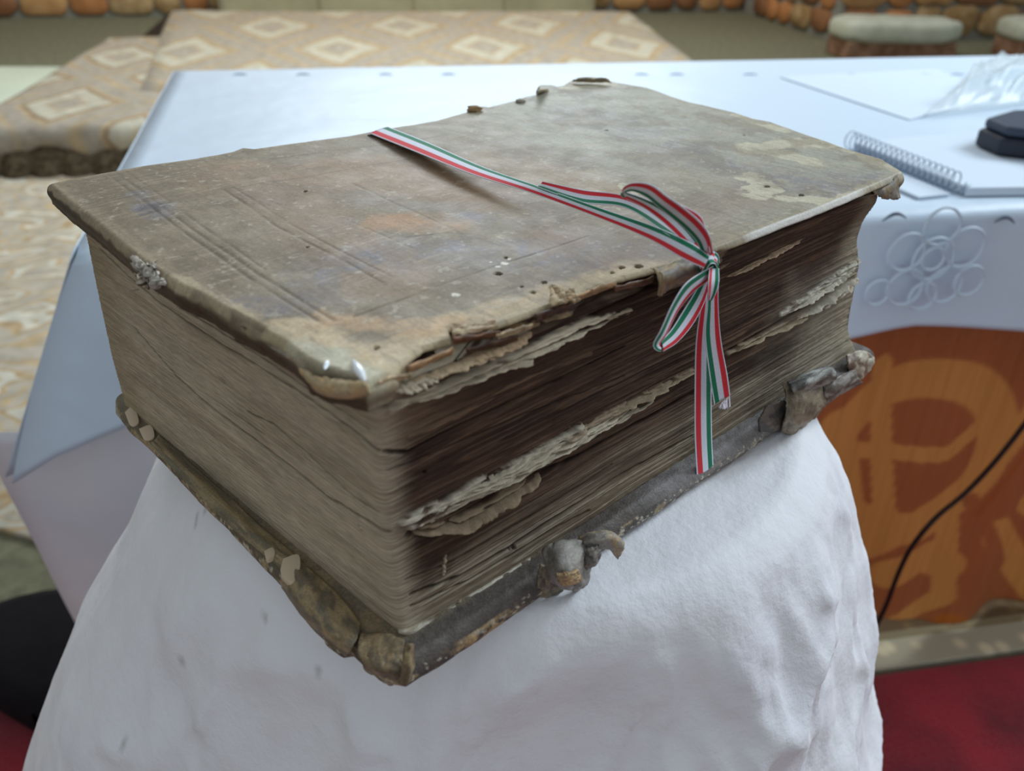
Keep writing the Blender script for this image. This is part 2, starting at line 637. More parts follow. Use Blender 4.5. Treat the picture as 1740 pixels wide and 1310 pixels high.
m_red = simple('red_rug', lin(160, 30, 46), 0.95, 0.05, noise=7, bump=0.003, bscale=400, color2=lin(104, 22, 34), sheen=0.3)
rg = rug('red_rug', [np.array([-1.6, .88]), np.array([-.56, .79]), np.array([.709, .565]), np.array([2.4, .555]), np.array([2.4, -1.2]), np.array([-1.6, -1.2])], m_red, .014)
tag(rg, 'deep red plush rug on the floor in front of the table', 'rug')

# black bag under the left end
bagp = smoothpts([(-.68, .82), (-.50, .88), (-.38, .80), (-.36, .66), (-.47, .64), (-.60, .74)], 14)
bag = from_bm('floor_bag', prism_bm([p[:2] for p in bagp], .015, .10, .03), simple('black_cloth', lin(22, 19, 24), 0.85, 0.15, noise=20, bump=.004, bscale=25), smooth=True)
tag(bag, 'black cloth bag on the floor beside the hanging white paper at lower left', 'bag')

# white cushions by the stone wall
def cushion(px0, px1, py0, y_, label, n):
    p0, p1 = uz(px0, 104, 0.0), uz(px1, 104, 0.0)
    cx, cy = (p0 + p1)[:2] / 2
    wd = np.linalg.norm(p1 - p0)
    t = empty('padded_stool', (cx, cy, 0))
    tag(t, label, 'stool', 'low stools by the stone wall')
    ang = math.atan2(p1[1] - p0[1], p1[0] - p0[0])
    R2 = Matrix.Translation((cx, cy, 0)) @ Matrix.Rotation(ang, 4, 'Z')
    bm = box_bm(-wd / 2 + .03, wd / 2 - .03, 0.0, .34, 0, .12, .012)
    bm.transform(R2)
    from_bm('stool_base', bm, simple('brown_base', lin(112, 78, 58), .8, .2, noise=12, color2=lin(150, 120, 98)), t)
    bm = bmesh.new()
    bmesh.ops.create_cube(bm, size=1)
    bmesh.ops.subdivide_edges(bm, edges=bm.edges, cuts=7, use_grid_fill=True)
    for v in bm.verts:
        x, y, z = v.co * 2
        l = (abs(x) ** 6 + abs(y) ** 6 + abs(z) ** 4) ** (1 / 5)
        m_ = max(abs(x), abs(y), abs(z))
        k = m_ / l if l else 1
        v.co = Vector((x * wd / 2 * k, .17 + y * .2 * k, .17 + z * .075 * k + .018 * vnoise(x * 3 + n, y * 3, n)))
    bm.transform(R2)
    from_bm('seat_pad', bm, simple('white_pad', lin(196, 200, 184), .85, .15, noise=10, color2=lin(180, 184, 166)), t, smooth=True)


cushion(1428, 1628, 50, 5.5, 'low stool with white padded top and brown base by the stone wall', 1)
cushion(1722, 1880, 70, 5.5, 'low white padded stool cut off by the right edge of the photo', 2)

# ================================================================== TABLE
TZ = 0.75
TX0, TX1, TY0, TY1 = -0.25, 1.75, 0.56, 1.37
tb = empty('table', (0.75, 0.95, 0))
tag(tb, 'long table hidden beneath the white embossed tablecloth', 'table')
m_wood = simple('brown_wood', lin(96, 62, 40), 0.5, 0.3, noise=8)
from_bm('tabletop', box_bm(TX0 + .006, TX1 - .006, TY0 + .012, TY1 - .01, TZ - .03, TZ - .003, .004), m_wood, tb)
for x in (TX0 + .1, TX1 - .1):
    for y in (TY0 + .12, TY1 - .1):
        from_bm('leg', box_bm(x - .025, x + .025, y - .025, y + .025, 0, TZ - .03, .004), m_wood, tb)

m_cloth, nt, b = new_mat('white_oilcloth')
b.inputs['Base Color'].default_value = (0.60, 0.72, 0.83, 1)
b.inputs['Roughness'].default_value = 0.42
b.inputs['Specular IOR Level'].default_value = 0.35
tc = N(nt, 'ShaderNodeTexCoord')
nz = N(nt, 'ShaderNodeTexNoise'); nz.inputs['Scale'].default_value = 7; nz.inputs['Detail'].default_value = 3
nt.links.new(tc.outputs['Object'], nz.inputs['Vector'])
bp = N(nt, 'ShaderNodeBump'); bp.inputs['Distance'].default_value = 0.006
nt.links.new(nz.outputs['Fac'], bp.inputs['Height']); nt.links.new(bp.outputs['Normal'], b.inputs['Normal'])

tcl = empty('tablecloth', (0.75, 0.95, TZ))
tag(tcl, 'white oilcloth tablecloth with embossed flowers and small crescent eyelets', 'tablecloth')
# top
xs = np.linspace(TX0, TX1, 90)
ys = np.linspace(TY0, TY1, 50)
Xg, Yg = np.meshgrid(xs, ys)
xl = np.interp(Yg, [TY0, TY1], [-.247, -.283])       # left edge as photographed
Xg = xl + (Xg - TX0) / (TX1 - TX0) * (TX1 - xl)
Zg = TZ + 0.001 * (fbm(Xg * 6, Yg * 6, 8) - .5)
Zg -= 0.004 * np.exp(-(Yg - TY0) / 0.004)
Vt = np.stack([Xg, Yg, Zg], -1)
# drop: front
hemx = [-.40, -.369, -.30, -.202, .1, .53, .60, .68, .748, 1.2, 1.9]
hemz = [.515, .522, .556, .584, .60, .607, .613, .606, .600, .61, .60]
rows = []
K = 26
for k in range(1, K):
    t = k / (K - 1)
    x = Xg[0] + 0
    flare = -0.10 * t * np.exp(-(x - TX0) / 0.10)
    xx = x + flare
    zh = np.interp(xx, hemx, hemz)
    z = TZ - .004 + (zh - TZ + .004) * t
    y = TY0 - 0.006 - 0.006 * np.sin(xx * 16 + 1.0) * t - .012 * t * vnoise(xx * 5, t * 1.2, 4) - .02 * t * np.exp(-(x - TX0) / .08)
    rows.append(np.stack([xx, y, z], -1))
Vf = np.concatenate([np.array(rows)[::-1], Vt], 0)
grid_obj('cloth_top_and_front', Vf, None, m_cloth, tcl, thick=0.0012)
# left drop
rows = []
for k in range(12):
    t = k / 11
    y = Yg[:, 0]
    x = Xg[:, 0] - 0.10 * t * np.exp(-(y - TY0) / .06) - .008 * t - 0.002
    z = TZ + (np.interp(y, [TY0, TY1], [.53, .60]) - TZ) * t
    rows.append(np.stack([x, y - .02 * t * np.exp(-(y - TY0) / .05), z], -1))
grid_obj('cloth_side', np.array(rows), None, m_cloth, tcl, thick=0.0012)

# embossed flowers: raised outline rings on the front drop
m_emb = simple('emboss_line', (0.62, 0.74, 0.85), 0.40, 0.35)
def flower(cx, cz, sc):
    y = TY0 - 0.017
    bmv = []
    for (ox, oz, r) in ((0, 0, .016), (0, 0, .030), (-.042, .012, .026), (.044, .014, .028), (.0, .046, .026), (-.03, -.040, .026), (.03, -.040, .026),
                        (-.07, -.045, .018), (.066, -.036, .022), (0, -.055, .02)):
        P = [(cx + sc * (ox + r * math.cos(a) * (1 + .03 * math.cos(3 * a + ox * 99))), y, cz + sc * (oz + r * math.sin(a))) for a in np.linspace(0, 2 * math.pi, 49)]
        bmv.append(P)
    V, Q, base = [], [], 0
    for P in bmv:
        P = np.array(P)
        T = np.gradient(P, axis=0); T /= np.linalg.norm(T, axis=1, keepdims=True)
        nrm = np.cross(T, [0, 1, 0])
        ring = np.stack([P + nrm * .0016 + [0, .002, 0], P + [0, -.001, 0], P - nrm * .0016 + [0, .002, 0]], 1)
        V.append(ring.reshape(-1, 3))
        Q.append(gridq(49, 3, base=base))
        base += 147
    o = mesh_np('embossed_flower', np.concatenate(V), np.concatenate(Q), None, m_emb, tcl)


fc = uy(1585, 440, TY0 - .015)
flower(fc[0], fc[2], .78)
flower(fc[0] + .26, fc[2], .78)
m_eye = simple('eyelet_dark', lin(96, 106, 122), 0.8, 0.1)
def eyelet(p0, p1, vertical=True, mt=None):
    pts = []
    for t in np.linspace(0, 1, 9):
        p = p0 + (p1 - p0) * t
        h = .004 * math.sin(math.pi * t)
        p = p + (np.array([0, 0, h * 1.6]) if vertical else np.array([0, h, 0]))
        pts.append(p)
    tube('eyelet', pts, .0014, mt or m_eye, tcl, n=6, rfun=lambda t: .4 + math.sin(math.pi * t))


for a, bq in (((1499, 376), (1540, 371)), ((1690, 378), (1724, 380))):
    eyelet(uy(*a, TY0 - .013), uy(*bq, TY0 - .013))
m_eye2 = simple('eyelet_pale', lin(160, 176, 196), .8, .1)
for cx in (407, 515, 655, 762, 1090, 1150, 1275, 1447, 1575, 1627):
    eyelet(uz(cx - 12, 127, TZ + .0005), uz(cx + 12, 127, TZ + .0005), False, m_eye2)

# grey-white sheet hanging lower behind the stool
m_sheet = simple('grey_white_sheet', lin(232, 232, 236), 0.7, 0.2, noise=5, color2=lin(216, 216, 224), bump=.004, bscale=9)
hs = []
yb = 0.60
tl = [(-.47, .60), (-.30, .62), (-.1, .63), (.15, .64), (.4, .63)]
for k in range(24):
    t = k / 23
    row = []
    for u in np.linspace(0, 1, 30):
        xt = -.50 + .9 * u
        # left boundary runs diagonally inwards going down
        xl_ = uy(0 + 100 * (t / .62), 895 + 195 * (t / .62), .52)[0] if t > 0.0 else -.42
        ztop = float(np.interp(-.50 + .95 * u, hemx, hemz)) + .05
        z = ztop - (ztop - .24) * t
        # left edge x at this height from two measured points
        e0, e1 = uy(0, 895, .53), uy(100, 1090, .53)
        xe = e0[0] + (e1[0] - e0[0]) * (z - e0[2]) / (e1[2] - e0[2])
        x = xe + (.45 - xe) * u
        y = .565 + .02 * fbm(x * 5, z * 3, 12) - .01 * math.sin(x * 22 + z * 4)
        row.append((x, y, z))
    hs.append(row)
sh = grid_obj('hanging_sheet', np.array(hs), None, m_sheet, None, thick=.001)
sh.location.y += 0.0
tag(sh, 'greyish white sheet hanging below the tablecloth hem behind the book stand', 'sheet')

# orange patterned under-cloth, with ring motif
def orange_mat():
    m, nt, b = new_mat('orange_plush')
    b.inputs['Roughness'].default_value = 0.55
    b.inputs['Specular IOR Level'].default_value = 0.25
    at = N(nt, 'ShaderNodeAttribute', attribute_name='Col')
    tc = N(nt, 'ShaderNodeTexCoord')
    mp = N(nt, 'ShaderNodeMapping')
    mp.inputs['Scale'].default_value = (120, 120, 3)
    nt.links.new(tc.outputs['Object'], mp.inputs['Vector'])
    nz = N(nt, 'ShaderNodeTexNoise'); nz.inputs['Scale'].default_value = 1
    nt.links.new(mp.outputs['Vector'], nz.inputs['Vector'])
    mr = N(nt, 'ShaderNodeMapRange')
    mr.inputs['To Min'].default_value = .8; mr.inputs['To Max'].default_value = 1.2
    nt.links.new(nz.outputs['Fac'], mr.inputs['Value'])
    vm = N(nt, 'ShaderNodeVectorMath', operation='SCALE')
    nt.links.new(at.outputs['Color'], vm.inputs[0]); nt.links.new(mr.outputs['Result'], vm.inputs['Scale'])
    nt.links.new(vm.outputs['Vector'], b.inputs['Base Color'])
    return m


OY = 0.66
ns, nz_ = 300, 160
xs = np.linspace(.30, 1.75, ns)
tt = np.linspace(0, 1, nz_)
Xo, To = np.meshgrid(xs, tt)
h0, h1 = uy(1480, 1042, OY - .02), uy(1740, 1082, OY - .02)
hz = h0[2] + (h1[2] - h0[2]) * (Xo - h0[0]) / (h1[0] - h0[0])
hz = np.maximum(np.where(Xo > h1[0], h1[2], hz), .02)
Zo = .74 + (hz - .74) * To
Yo = OY - .015 * np.sin(Xo * 17) * To - .01 * np.sin(Xo * 41 + 2) * To - .01 * To
Vo = np.stack([Xo, Yo, Zo], -1)
# pattern laid out on the cloth (x, z in metres)
q = lambda px, py: (uy(px, py, OY)[0], uy(px, py, OY)[2])
oc, ob = lin(212, 146, 78), lin(172, 100, 58)
colo = np.broadcast_to(ob, Vo.shape).copy()
c0 = q(1545, 770)
rx, rz = abs(q(1690, 770)[0] - c0[0]), abs(q(1545, 625)[1] - c0[1])
rr_ = np.hypot((Xo - c0[0]) / rx, (Zo - c0[1]) / rz)
colo = mix(colo, sstep(.66, .70, rr_) * (1 - sstep(1.08, 1.12, rr_)), oc)
def stroke(pts, wd, c, m0=1.0):
    global colo
    d = polydist(Xo, Zo, [q(*p) for p in pts])
    colo = mix(colo, (1 - sstep(wd * .85, wd, d)) * m0, c)


stroke([(1500, 620), (1500, 900)], .016, oc)
stroke([(1395, 760), (1480, 770), (1600, 760), (1680, 700)], .014, oc)
stroke([(1420, 720), (1440, 860)], .03, oc)
stroke([(1470, 930), (1560, 860), (1660, 800), (1740, 700), (1800, 600)], .022, oc)
stroke([(1500, 960), (1560, 930), (1600, 950)], .03, oc)
stroke([(1600, 880), (1590, 1000), (1500, 1040)], .022, oc)
stroke([(1590, 1040), (1700, 1060), (1800, 1060)], .022, lin(186, 104, 36))
stroke([(1680, 890), (1760, 1000), (1840, 1040)], .028, oc)
stroke([(1740, 850), (1800, 900)], .02, oc)
stroke([(1640, 840), (1700, 960), (1640, 1030)], .013, ob)
stroke([(1650, 860), (1730, 760), (1780, 640)], .006, lin(165, 84, 34), .6)
oo = grid_obj('patterned_curtain', Vo, colo, orange_mat(), None, thick=.002, flip=False)
tag(oo, 'orange and brown patterned cloth hanging to the floor under the white tablecloth', 'cloth')

# dark power cable in front of it
cp = [uy(*p, .60 if i < 4 else .57) for i, p in enumerate([(1800, 640), (1740, 722), (1690, 785), (1640, 838), (1590, 880), (1550, 928), (1526, 975), (1505, 1030)])]
cp.append(uy(1482, 1075, .585)); cp.append(uy(1465, 1100, .59)); cp.append(np.array([.62, .60, .02]))
cp.insert(0, np.array([cp[0][0] + .03, .535, .72]))
cab = tube('power_cable', smoothpts(cp, 80), .0035, simple('black_rubber', lin(38, 24, 26), .5, .3), None)
tag(cab, 'thin dark cable hanging down in front of the orange patterned cloth', 'cable')

# ---- things on the table
def on(px, py, z=TZ):
    return uz(px, py, z)


m_pap = simple('white_paper', (0.62, 0.72, 0.82), 0.6, 0.2)
nb = empty('spiral_notebook', tuple(on(1600, 280)))
tag(nb, 'open white spiral notebook lying on the table right of the book', 'notebook')
c1, c2 = on(1442, 243, TZ + .01), on(1628, 318, TZ + .01)
axis = c2 - c1
L_ = np.linalg.norm(axis); axis /= L_
side = np.cross(axis, [0, 0, 1.0])
if side[0] < 0: side = -side
pg = [c1 + side * .008, c2 + side * .008, c2 + side * .20, c1 + side * .20]
bm = prism_bm([p[:2] for p in pg], TZ + .001, TZ + .011, .001)
from_bm('page_stack', bm, m_pap, nb)
pg2 = [c1 - side * .008, c2 - side * .008, c2 - side * .05 + axis * .0, c1 - side * .05]
from_bm('left_page', prism_bm([p[:2] for p in pg2[::-1]], TZ + .001, TZ + .004, .0008), m_pap, nb)
coils = 20
pts = []
for k in range(coils * 14 + 1):
    a = 2 * math.pi * k / 14
    pts.append(c1 + axis * L_ * (k / (coils * 14)) + side * .010 * math.cos(a) + np.array([0, 0, .011 * math.sin(a) + .004]))
coil = tube('spiral_coil', np.array(pts), .0007, simple('grey_wire', lin(120, 134, 154), .35, .5, metallic=.4), nb, n=5)

sheet_specs = [([(1485, 333), (1740, 322), (1740, 345), (1480, 351)], .0, .008, 'white paper folder lying along the near edge of the table', 'paper_folder'),
               ]
# paper stack near front edge at right
stk = from_bm('paper_stack', prism_bm([on(1625, 330)[:2], on(1900, 326)[:2], on(1850, 215)[:2], on(1700, 290)[:2]], TZ + .0125, TZ + .022, .001), m_pap)
tag(stk, 'thick stack of white paper at the near edge of the table on the right', 'paper')
stk.location = (0, -.012, -.011)
ps = from_bm('paper_sheet', prism_bm([on(1325, 132)[:2], on(1590, 118)[:2], on(1700, 165)[:2], on(1545, 205)[:2]], TZ + .0008, TZ + .0016, .0002), m_pap)
tag(ps, 'flat white sheet near the far edge of the table', 'paper')

# clear plastic bag
m_pl, nt, b = new_mat('clear_film')
b.inputs['Base Color'].default_value = (0.80, 0.88, 0.90, 1)
b.inputs['Roughness'].default_value = 0.25
b.inputs['Alpha'].default_value = 0.26
pc = [on(1562, 200), on(1700, 190), on(1860, 150), on(1860, 112), on(1690, 113)]
rows = []
a0, b0, c0_, d0 = on(1566, 204), on(1780, 178), on(1900, 118), on(1665, 116)
for v in np.linspace(0, 1, 30):
    row = []
    for u in np.linspace(0, 1, 36):
        p = a0 * (1 - u) * (1 - v) + b0 * u * (1 - v) + c0_ * u * v + d0 * (1 - u) * v
        e_ = min(u, 1 - u, v, 1 - v)
        n_ = abs(fbm(u * 5, v * 4, 31) - .5) * 2
        p = p + np.array([0, 0, .006 + .06 * min(1, e_ * 5) * n_ + .02 * min(1, e_ * 6)])
        row.append(p)
    rows.append(row)
pb = grid_obj('plastic_bag', np.array(rows), None, m_pl, None, thick=.0006)
tag(pb, 'crumpled clear plastic bag near the far right corner of the table', 'bag')

# black object
bo = empty('black_case', tuple(on(1720, 262)))
tag(bo, 'small black case lying on papers at the right edge of the photo', 'case')
zb = TZ + .001
bp_ = [on(1650, 262, zb)[:2], on(1690, 281, zb)[:2], on(1850, 300, zb)[:2], on(1860, 245, zb)[:2], on(1700, 245, zb)[:2]]
bm = prism_bm(bp_, zb + .011, zb + .032, .004)
m_blk = simple('black_plastic', lin(34, 40, 52), .45, .35)
from_bm('case_base', bm, m_blk, bo, smooth=False)
cen = np.mean(bp_, 0)
from_bm('case_lid', prism_bm([cen + (p - cen) * .93 for p in bp_], zb + .033, zb + .045, .004), simple('dark_slate_plastic', lin(58, 68, 84), .5, .3), bo)

# ================================================================== STOOL + PAPER DRAPE
st = empty('stool', (0.07, 0.20, 0))
tag(st, 'round stool hidden under the white paper, carrying the old book', 'stool')
def disc_bm(cx, cy, r, z0, z1, n=48, bev=.004):
    return prism_bm([(cx + r * math.cos(2 * math.pi * i / n), cy + r * math.sin(2 * math.pi * i / n)) for i in range(n)], z0, z1, bev)


SX, SY = 0.07, 0.20
from_bm('seat', disc_bm(SX, SY, .165, .76, .797), m_wood, st)
for a in (45, 135, 225, 315):
    c, s_ = math.cos(math.radians(a)), math.sin(math.radians(a))
    tube('leg', [(SX + c * .11, SY + s_ * .11, .765), (SX + c * .13, SY + s_ * .13, 0)], .014, m_wood, st)

# silhouettes (world x at y=.15) measured against z
zl = [.30, .45, .597, .66, .711, .757, .785, .7985]
xl_ = [-.345, -.282, -.213, -.181, -.147, -.122, -.100, -.088]
zr = [.30, .455, .537, .596, .635, .69, .703, .751, .785, .7985]
xr_ = [.378, .356, .342, .318, .314, .295, .287, .266, .246, .228]
zs = np.concatenate([np.linspace(.7985, .77, 14), np.linspace(.765, .30, 110)])
na = 420
ang = np.linspace(0, 2 * np.pi, na, endpoint=False)
rows = []
for z in zs:
    xl0 = np.interp(z, zl, xl_)
    xr0 = np.interp(z, zr, xr_)
    dz = .7985 - z
    rf = .172 + .10 * dz + .012 * (1 - math.exp(-dz / .01))
    c, s_ = np.cos(ang), np.sin(ang)
    rxx = np.where(c > 0, (xr0 - SX), (SX - xl0)) * 1.0
    ryy = np.where(s_ < 0, rf, .172 + .25 * dz)
    r0 = rxx * c
    r1 = ryy * s_
    # radial pleats growing downwards, ridge folds
    gr = sstep(.0, .10, dz)
    am = gr * (.010 * (fbm(ang * 2.1, z * 2.5, 21, 2) - .5) * 2 + .008 * np.sin(ang * 7 + 1.3 + 2 * z) * (.5 + dz))
    am = am * np.clip(1.2 - np.abs(c) ** 6 * 1.0, .25, 1)
    rg1 = 1 - np.abs(2 * fbm(ang * 2.6 + z * 3, z * 6.5 - ang, 23, 3) - 1)
    rg2 = 1 - np.abs(2 * fbm(ang * 5 - z * 6, z * 13 + ang * 2, 24, 3) - 1)
    am += sstep(.0, .05, dz) * (.011 * (rg1 ** 3 - .4) + .005 * (rg2 ** 3 - .4)) * np.clip(1.15 - np.abs(c) ** 6, .15, 1)
    am += .0030 * (fbm(ang * 14, z * 40, 22, 4) - .5) * sstep(0, .04, dz)
    rows.append(np.stack([SX + r0 + c * am, SY - .0 + r1 + s_ * am, np.full(na, z) + 0], -1))
# top disc towards centre
top = []
for k in (0.0, .3, .6, .85, .97):
    top.append(np.stack([SX + (rows[0][:, 0] - SX) * k, SY + (rows[0][:, 1] - SY) * k, np.full(na, .7985)], -1))
Vd = np.array(top + rows)
# crisp crease lines across the paper, and smudges
m_dr, nt, b = new_mat('white_tissue_paper')
b.inputs['Base Color'].default_value = (*lin(236, 238, 242), 1)
b.inputs['Roughness'].default_value = .75
b.inputs['Specular IOR Level'].default_value = .15
tc = N(nt, 'ShaderNodeTexCoord')
def creases(scale, dist, seed, stren):
    n1 = N(nt, 'ShaderNodeTexNoise'); n1.inputs['Scale'].default_value = scale; n1.inputs['Detail'].default_value = 2
    mp = N(nt, 'ShaderNodeMapping'); mp.inputs['Location'].default_value = (seed, seed * 2, seed)
    mp.inputs['Rotation'].default_value = (.3, .5, .7)
    nt.links.new(tc.outputs['Object'], mp.inputs['Vector'])
    nt.links.new(mp.outputs['Vector'], n1.inputs['Vector'])
    v = N(nt, 'ShaderNodeTexVoronoi'); v.feature = 'DISTANCE_TO_EDGE'; v.inputs['Scale'].default_value = scale
    ad = N(nt, 'ShaderNodeVectorMath', operation='MULTIPLY_ADD'); ad.inputs[1].default_value = (.12, .12, .12)
    nt.links.new(n1.outputs['Color'], ad.inputs[0]); nt.links.new(mp.outputs['Vector'], ad.inputs[2])
    nt.links.new(ad.outputs['Vector'], v.inputs['Vector'])
    return v.outputs['Distance']


d1 = creases(7, 0, 3, 1)
nz = N(nt, 'ShaderNodeTexNoise'); nz.inputs['Scale'].default_value = 26; nz.inputs['Detail'].default_value = 6; nz.inputs['Roughness'].default_value = .6
nt.links.new(tc.outputs['Object'], nz.inputs['Vector'])
b1 = N(nt, 'ShaderNodeBump'); b1.inputs['Distance'].default_value = .010; b1.inputs['Strength'].default_value = .6
nt.links.new(d1, b1.inputs['Height'])
b2 = N(nt, 'ShaderNodeBump'); b2.inputs['Distance'].default_value = .0030
nt.links.new(nz.outputs['Fac'], b2.inputs['Height']); nt.links.new(b1.outputs['Normal'], b2.inputs['Normal'])
nt.links.new(b2.outputs['Normal'], b.inputs['Normal'])
cdr = np.broadcast_to(lin(236, 238, 242), Vd.shape).copy()
nX, nA = Vd[..., 0] * 1000, Vd[..., 2] * 1000
cdr = mix(cdr, sstep(.5, .8, fbm(nX / 40, nA / 40, 33, 4)) * .35, lin(214, 216, 226))
ppd = proj(Vd)
front = Vd[..., 1] < SY
for (hx, hy, r) in ((450, 1052, 3.0), (345, 868, 2.2), (335, 880, 3.0), (330, 890, 2.0), (1432, 842, .8), (540, 1145, .9), (215, 1265, 1.2), (310, 1118, .8)):
    dd = np.where(front, (ppd[..., 0] - hx) ** 2 + (ppd[..., 1] - hy) ** 2, 1e12)
    c_ = Vd.reshape(-1, 3)[np.argmin(dd)]
    d3 = np.linalg.norm((Vd - c_) * [1, 1, 1.6], axis=-1) * 1000
    cdr = mix(cdr, (1 - sstep(r * .3, r, d3 + r * (vnoise(nX / 1.5, nA / 1.5, 34) - .5))) * .5, lin(150, 150, 146))
dr = mesh_np('paper_drape', Vd, gridq(len(Vd), na, closed=True), cdr, m_dr)
at_ = N(nt, 'ShaderNodeAttribute', attribute_name='Col')
nt.links.new(at_.outputs['Color'], b.inputs['Base Color'])
tag(dr, 'white crumpled paper sheet draped over the stand beneath the old book', 'paper')
print('TRACE setting done')

# ================================================================== BOOK
ZT, ZB = 0.918, 0.800
bk = empty('antique_book', (0.07, 0.20, 0.80))
tag(bk, 'thick antique leather-bound book with worn brown cover tied with a tricolour ribbon', 'book')


def coons(e_ab, e_bc, e_dc, e_ad, nu, nv):
    """u along BC, v along AB reversed: v=0 -> BC edge side; returns [nv,nu,2/3].  corners: B(u0,v0) C(u1,v0) D(u1,v1) A(u0,v1)"""
    s0 = resample(e_bc, nu)       # v=0  B->C
    s1 = resample(e_ad, nu)       # v=1  A->D
    t0 = resample(e_ab, nv)       # u=0  B->A
    t1 = resample(e_dc, nv)       # u=1  C->D
    u = np.linspace(0, 1, nu)[None, :, None]
    v = np.linspace(0, 1, nv)[:, None, None]
    S0, S1, T0, T1 = s0[None], s1[None], t0[:, None], t1[:, None]
    return ((1 - v) * S0 + v * S1 + (1 - u) * T0 + u * T1 - (1 - u) * (1 - v) * s0[0] - u * (1 - v) * s0[-1] - (1 - u) * v * s1[0] - u * v * s1[-1])


P2 = lambda pts, z: np.array([uz(p[0], p[1], z) for p in pts])
# cover outline measured along its top edge
eBA = P2([(622, 652), (575, 640), (520, 612), (480, 580), (440, 556), (400, 532), (340, 498), (300, 482), (255, 452), (200, 410), (150, 368), (110, 338), (80, 312)], ZT)
eBC = P2([(622, 652), (665, 634), (690, 612), (720, 590), (768, 576), (762, 558), (775, 552), (830, 556), (900, 532), (930, 520), (975, 508), (1000, 492), (1050, 470), (1100, 458), (1125, 452), (1165, 440),
          (1215, 420), (1290, 392), (1380, 358), (1440, 335), (1490, 312), (1536, 290)], ZT)
eCD = P2([(1536, 290), (1500, 268), (1440, 252), (1370, 228), (1310, 206), (1280, 200), (1250, 190), (1170, 172), (1100, 148), (1040, 136), (1010, 129), (985, 130)], ZT)
eAD = P2([(80, 312), (160, 296), (240, 280), (330, 268), (395, 256), (410, 250), (430, 252), (520, 240), (590, 230), (650, 219), (700, 212), (740, 204), (790, 190), (800, 180), (820, 184), (870, 172), (890, 165), (915, 160),
          (914, 146), (925, 152), (955, 146), (970, 136), (985, 130)], ZT)
NU, NV = 660, 470
Vc = coons(eBA, eBC, eCD, eAD, NU, NV)
px_ = proj(Vc)
X, Y = Vc[..., 0].copy(), Vc[..., 1].copy()
mmx, mmy = X * 1000, Y * 1000
u = np.linspace(0, 1, NU)[None, :] * np.ones((NV, 1))
v = np.linspace(0, 1, NV)[:, None] * np.ones((1, NU))


def cpos(p):
    q_ = uz(p[0], p[1], ZT)
    return (q_[0] * 1000, q_[1] * 1000)


def cpoly(pts):
    return [cpos(p) for p in pts]


wx = mmx + 8 * (fbm(mmx / 9, mmy / 9, 41, 4) - .5)
wy = mmy + 8 * (fbm(mmx / 9, mmy / 9, 42, 4) - .5)


def blob(p, r, soft=.5, rag=0.5, ax=None):
    """irregular patch: distance to polyline p in mm, ragged edge"""
    d = polydist(mmx, mmy, cpoly(p)) if len(p) > 1 else np.hypot(mmx - cpos(p[0])[0], mmy - cpos(p[0])[1])
    d = d + r * rag * (fbm(mmx / (r * .8 + 1), mmy / (r * .8 + 1), int(p[0][0]) % 97, 4) - .5) * 2
    return 1 - sstep(r * (1 - soft), r, d)


n1 = fbm(mmx / 30, mmy / 30, 50, 5)
n2 = fbm(mmx / 6, mmy / 6, 51, 4)
n3 = fbm(mmx / 1.6, mmy / 1.6, 52, 3)
# book-aligned coordinates for grain and tooling
ca, sa = math.cos(math.radians(33.5)), math.sin(math.radians(33.5))
bx, by = mmx * ca + mmy * sa, -mmx * sa + mmy * ca
grain = fbm(bx / 2.2, by / 14, 53, 4)
col = np.broadcast_to(lin(133, 122, 100), Vc.shape).copy()
col = mix(col, sstep(.42, .62, n1), lin(120, 108, 86))
# greener grey toward the far right end
gr_ = sstep(.50, .85, u + .18 * (n1 - .5) * 2 + .10 * v)
col = mix(col, gr_ * .9, lin(158, 158, 142))
# reddish tan wear in the middle
for p, r, c, k in (([(400, 300), (560, 290), (700, 300), (800, 330)], 34, lin(150, 122, 94), .75),
                   ([(480, 330), (560, 400), (640, 470)], 26, lin(140, 116, 92), .6),
                   ([(650, 375), (760, 382)], 13, lin(170, 130, 88), .85),
                   ([(800, 270), (930, 300), (1010, 320)], 22, lin(150, 130, 102), .7),
                   ([(950, 420), (1060, 440)], 22, lin(146, 120, 104), .6),
                   ([(1190, 360), (1280, 330)], 20, lin(140, 122, 106), .5)):
    col = mix(col, blob(p, r, .7, .5) * k, c)
# bluish violet abrasion
for p, r, k in (([(235, 335), (275, 362)], 12, .75), ([(560, 460), (700, 430), (860, 425), (960, 440)], 22, .65), ([(440, 520), (560, 505)], 14, .6),
                ([(800, 372), (825, 375)], 10, .55), ([(1000, 420), (1150, 420)], 14, .5), ([(1180, 260), (1330, 300), (1450, 310)], 30, .5), ([(1000, 200), (1150, 230)], 35, .35)):
    m_ = blob(p, r, .8, .6) * k * (.45 + .9 * sstep(.4, .6, n2))
    col = mix(col, m_, lin(122, 118, 122))
col = mix(col, blob([(258, 356)], 7, .6, .7) * .75, lin(82, 80, 88))
# pale peeled leather along the front corner and rim
pe = blob([(1110, 462), (960, 505), (830, 555), (740, 590), (640, 620), (560, 610), (480, 570)], 15, .35, .45)
col = mix(col, pe, lin(190, 170, 136))
pe2 = blob([(1110, 475), (900, 540), (700, 615), (600, 640), (520, 615)], 9, .5, .6)
col = mix(col, pe2 * .8, lin(206, 190, 156))
col = mix(col, blob([(500, 590), (560, 615), (620, 640)], 8, .6, .5) * .7, lin(176, 180, 160))
col = mix(col, blob([(560, 545), (700, 560), (760, 545)], 8, .7, .8) * .7, lin(188, 156, 116))
col = mix(col, blob([(300, 470), (350, 500), (420, 540), (480, 575)], 4.5, .5, .8) * .8, lin(172, 158, 130))
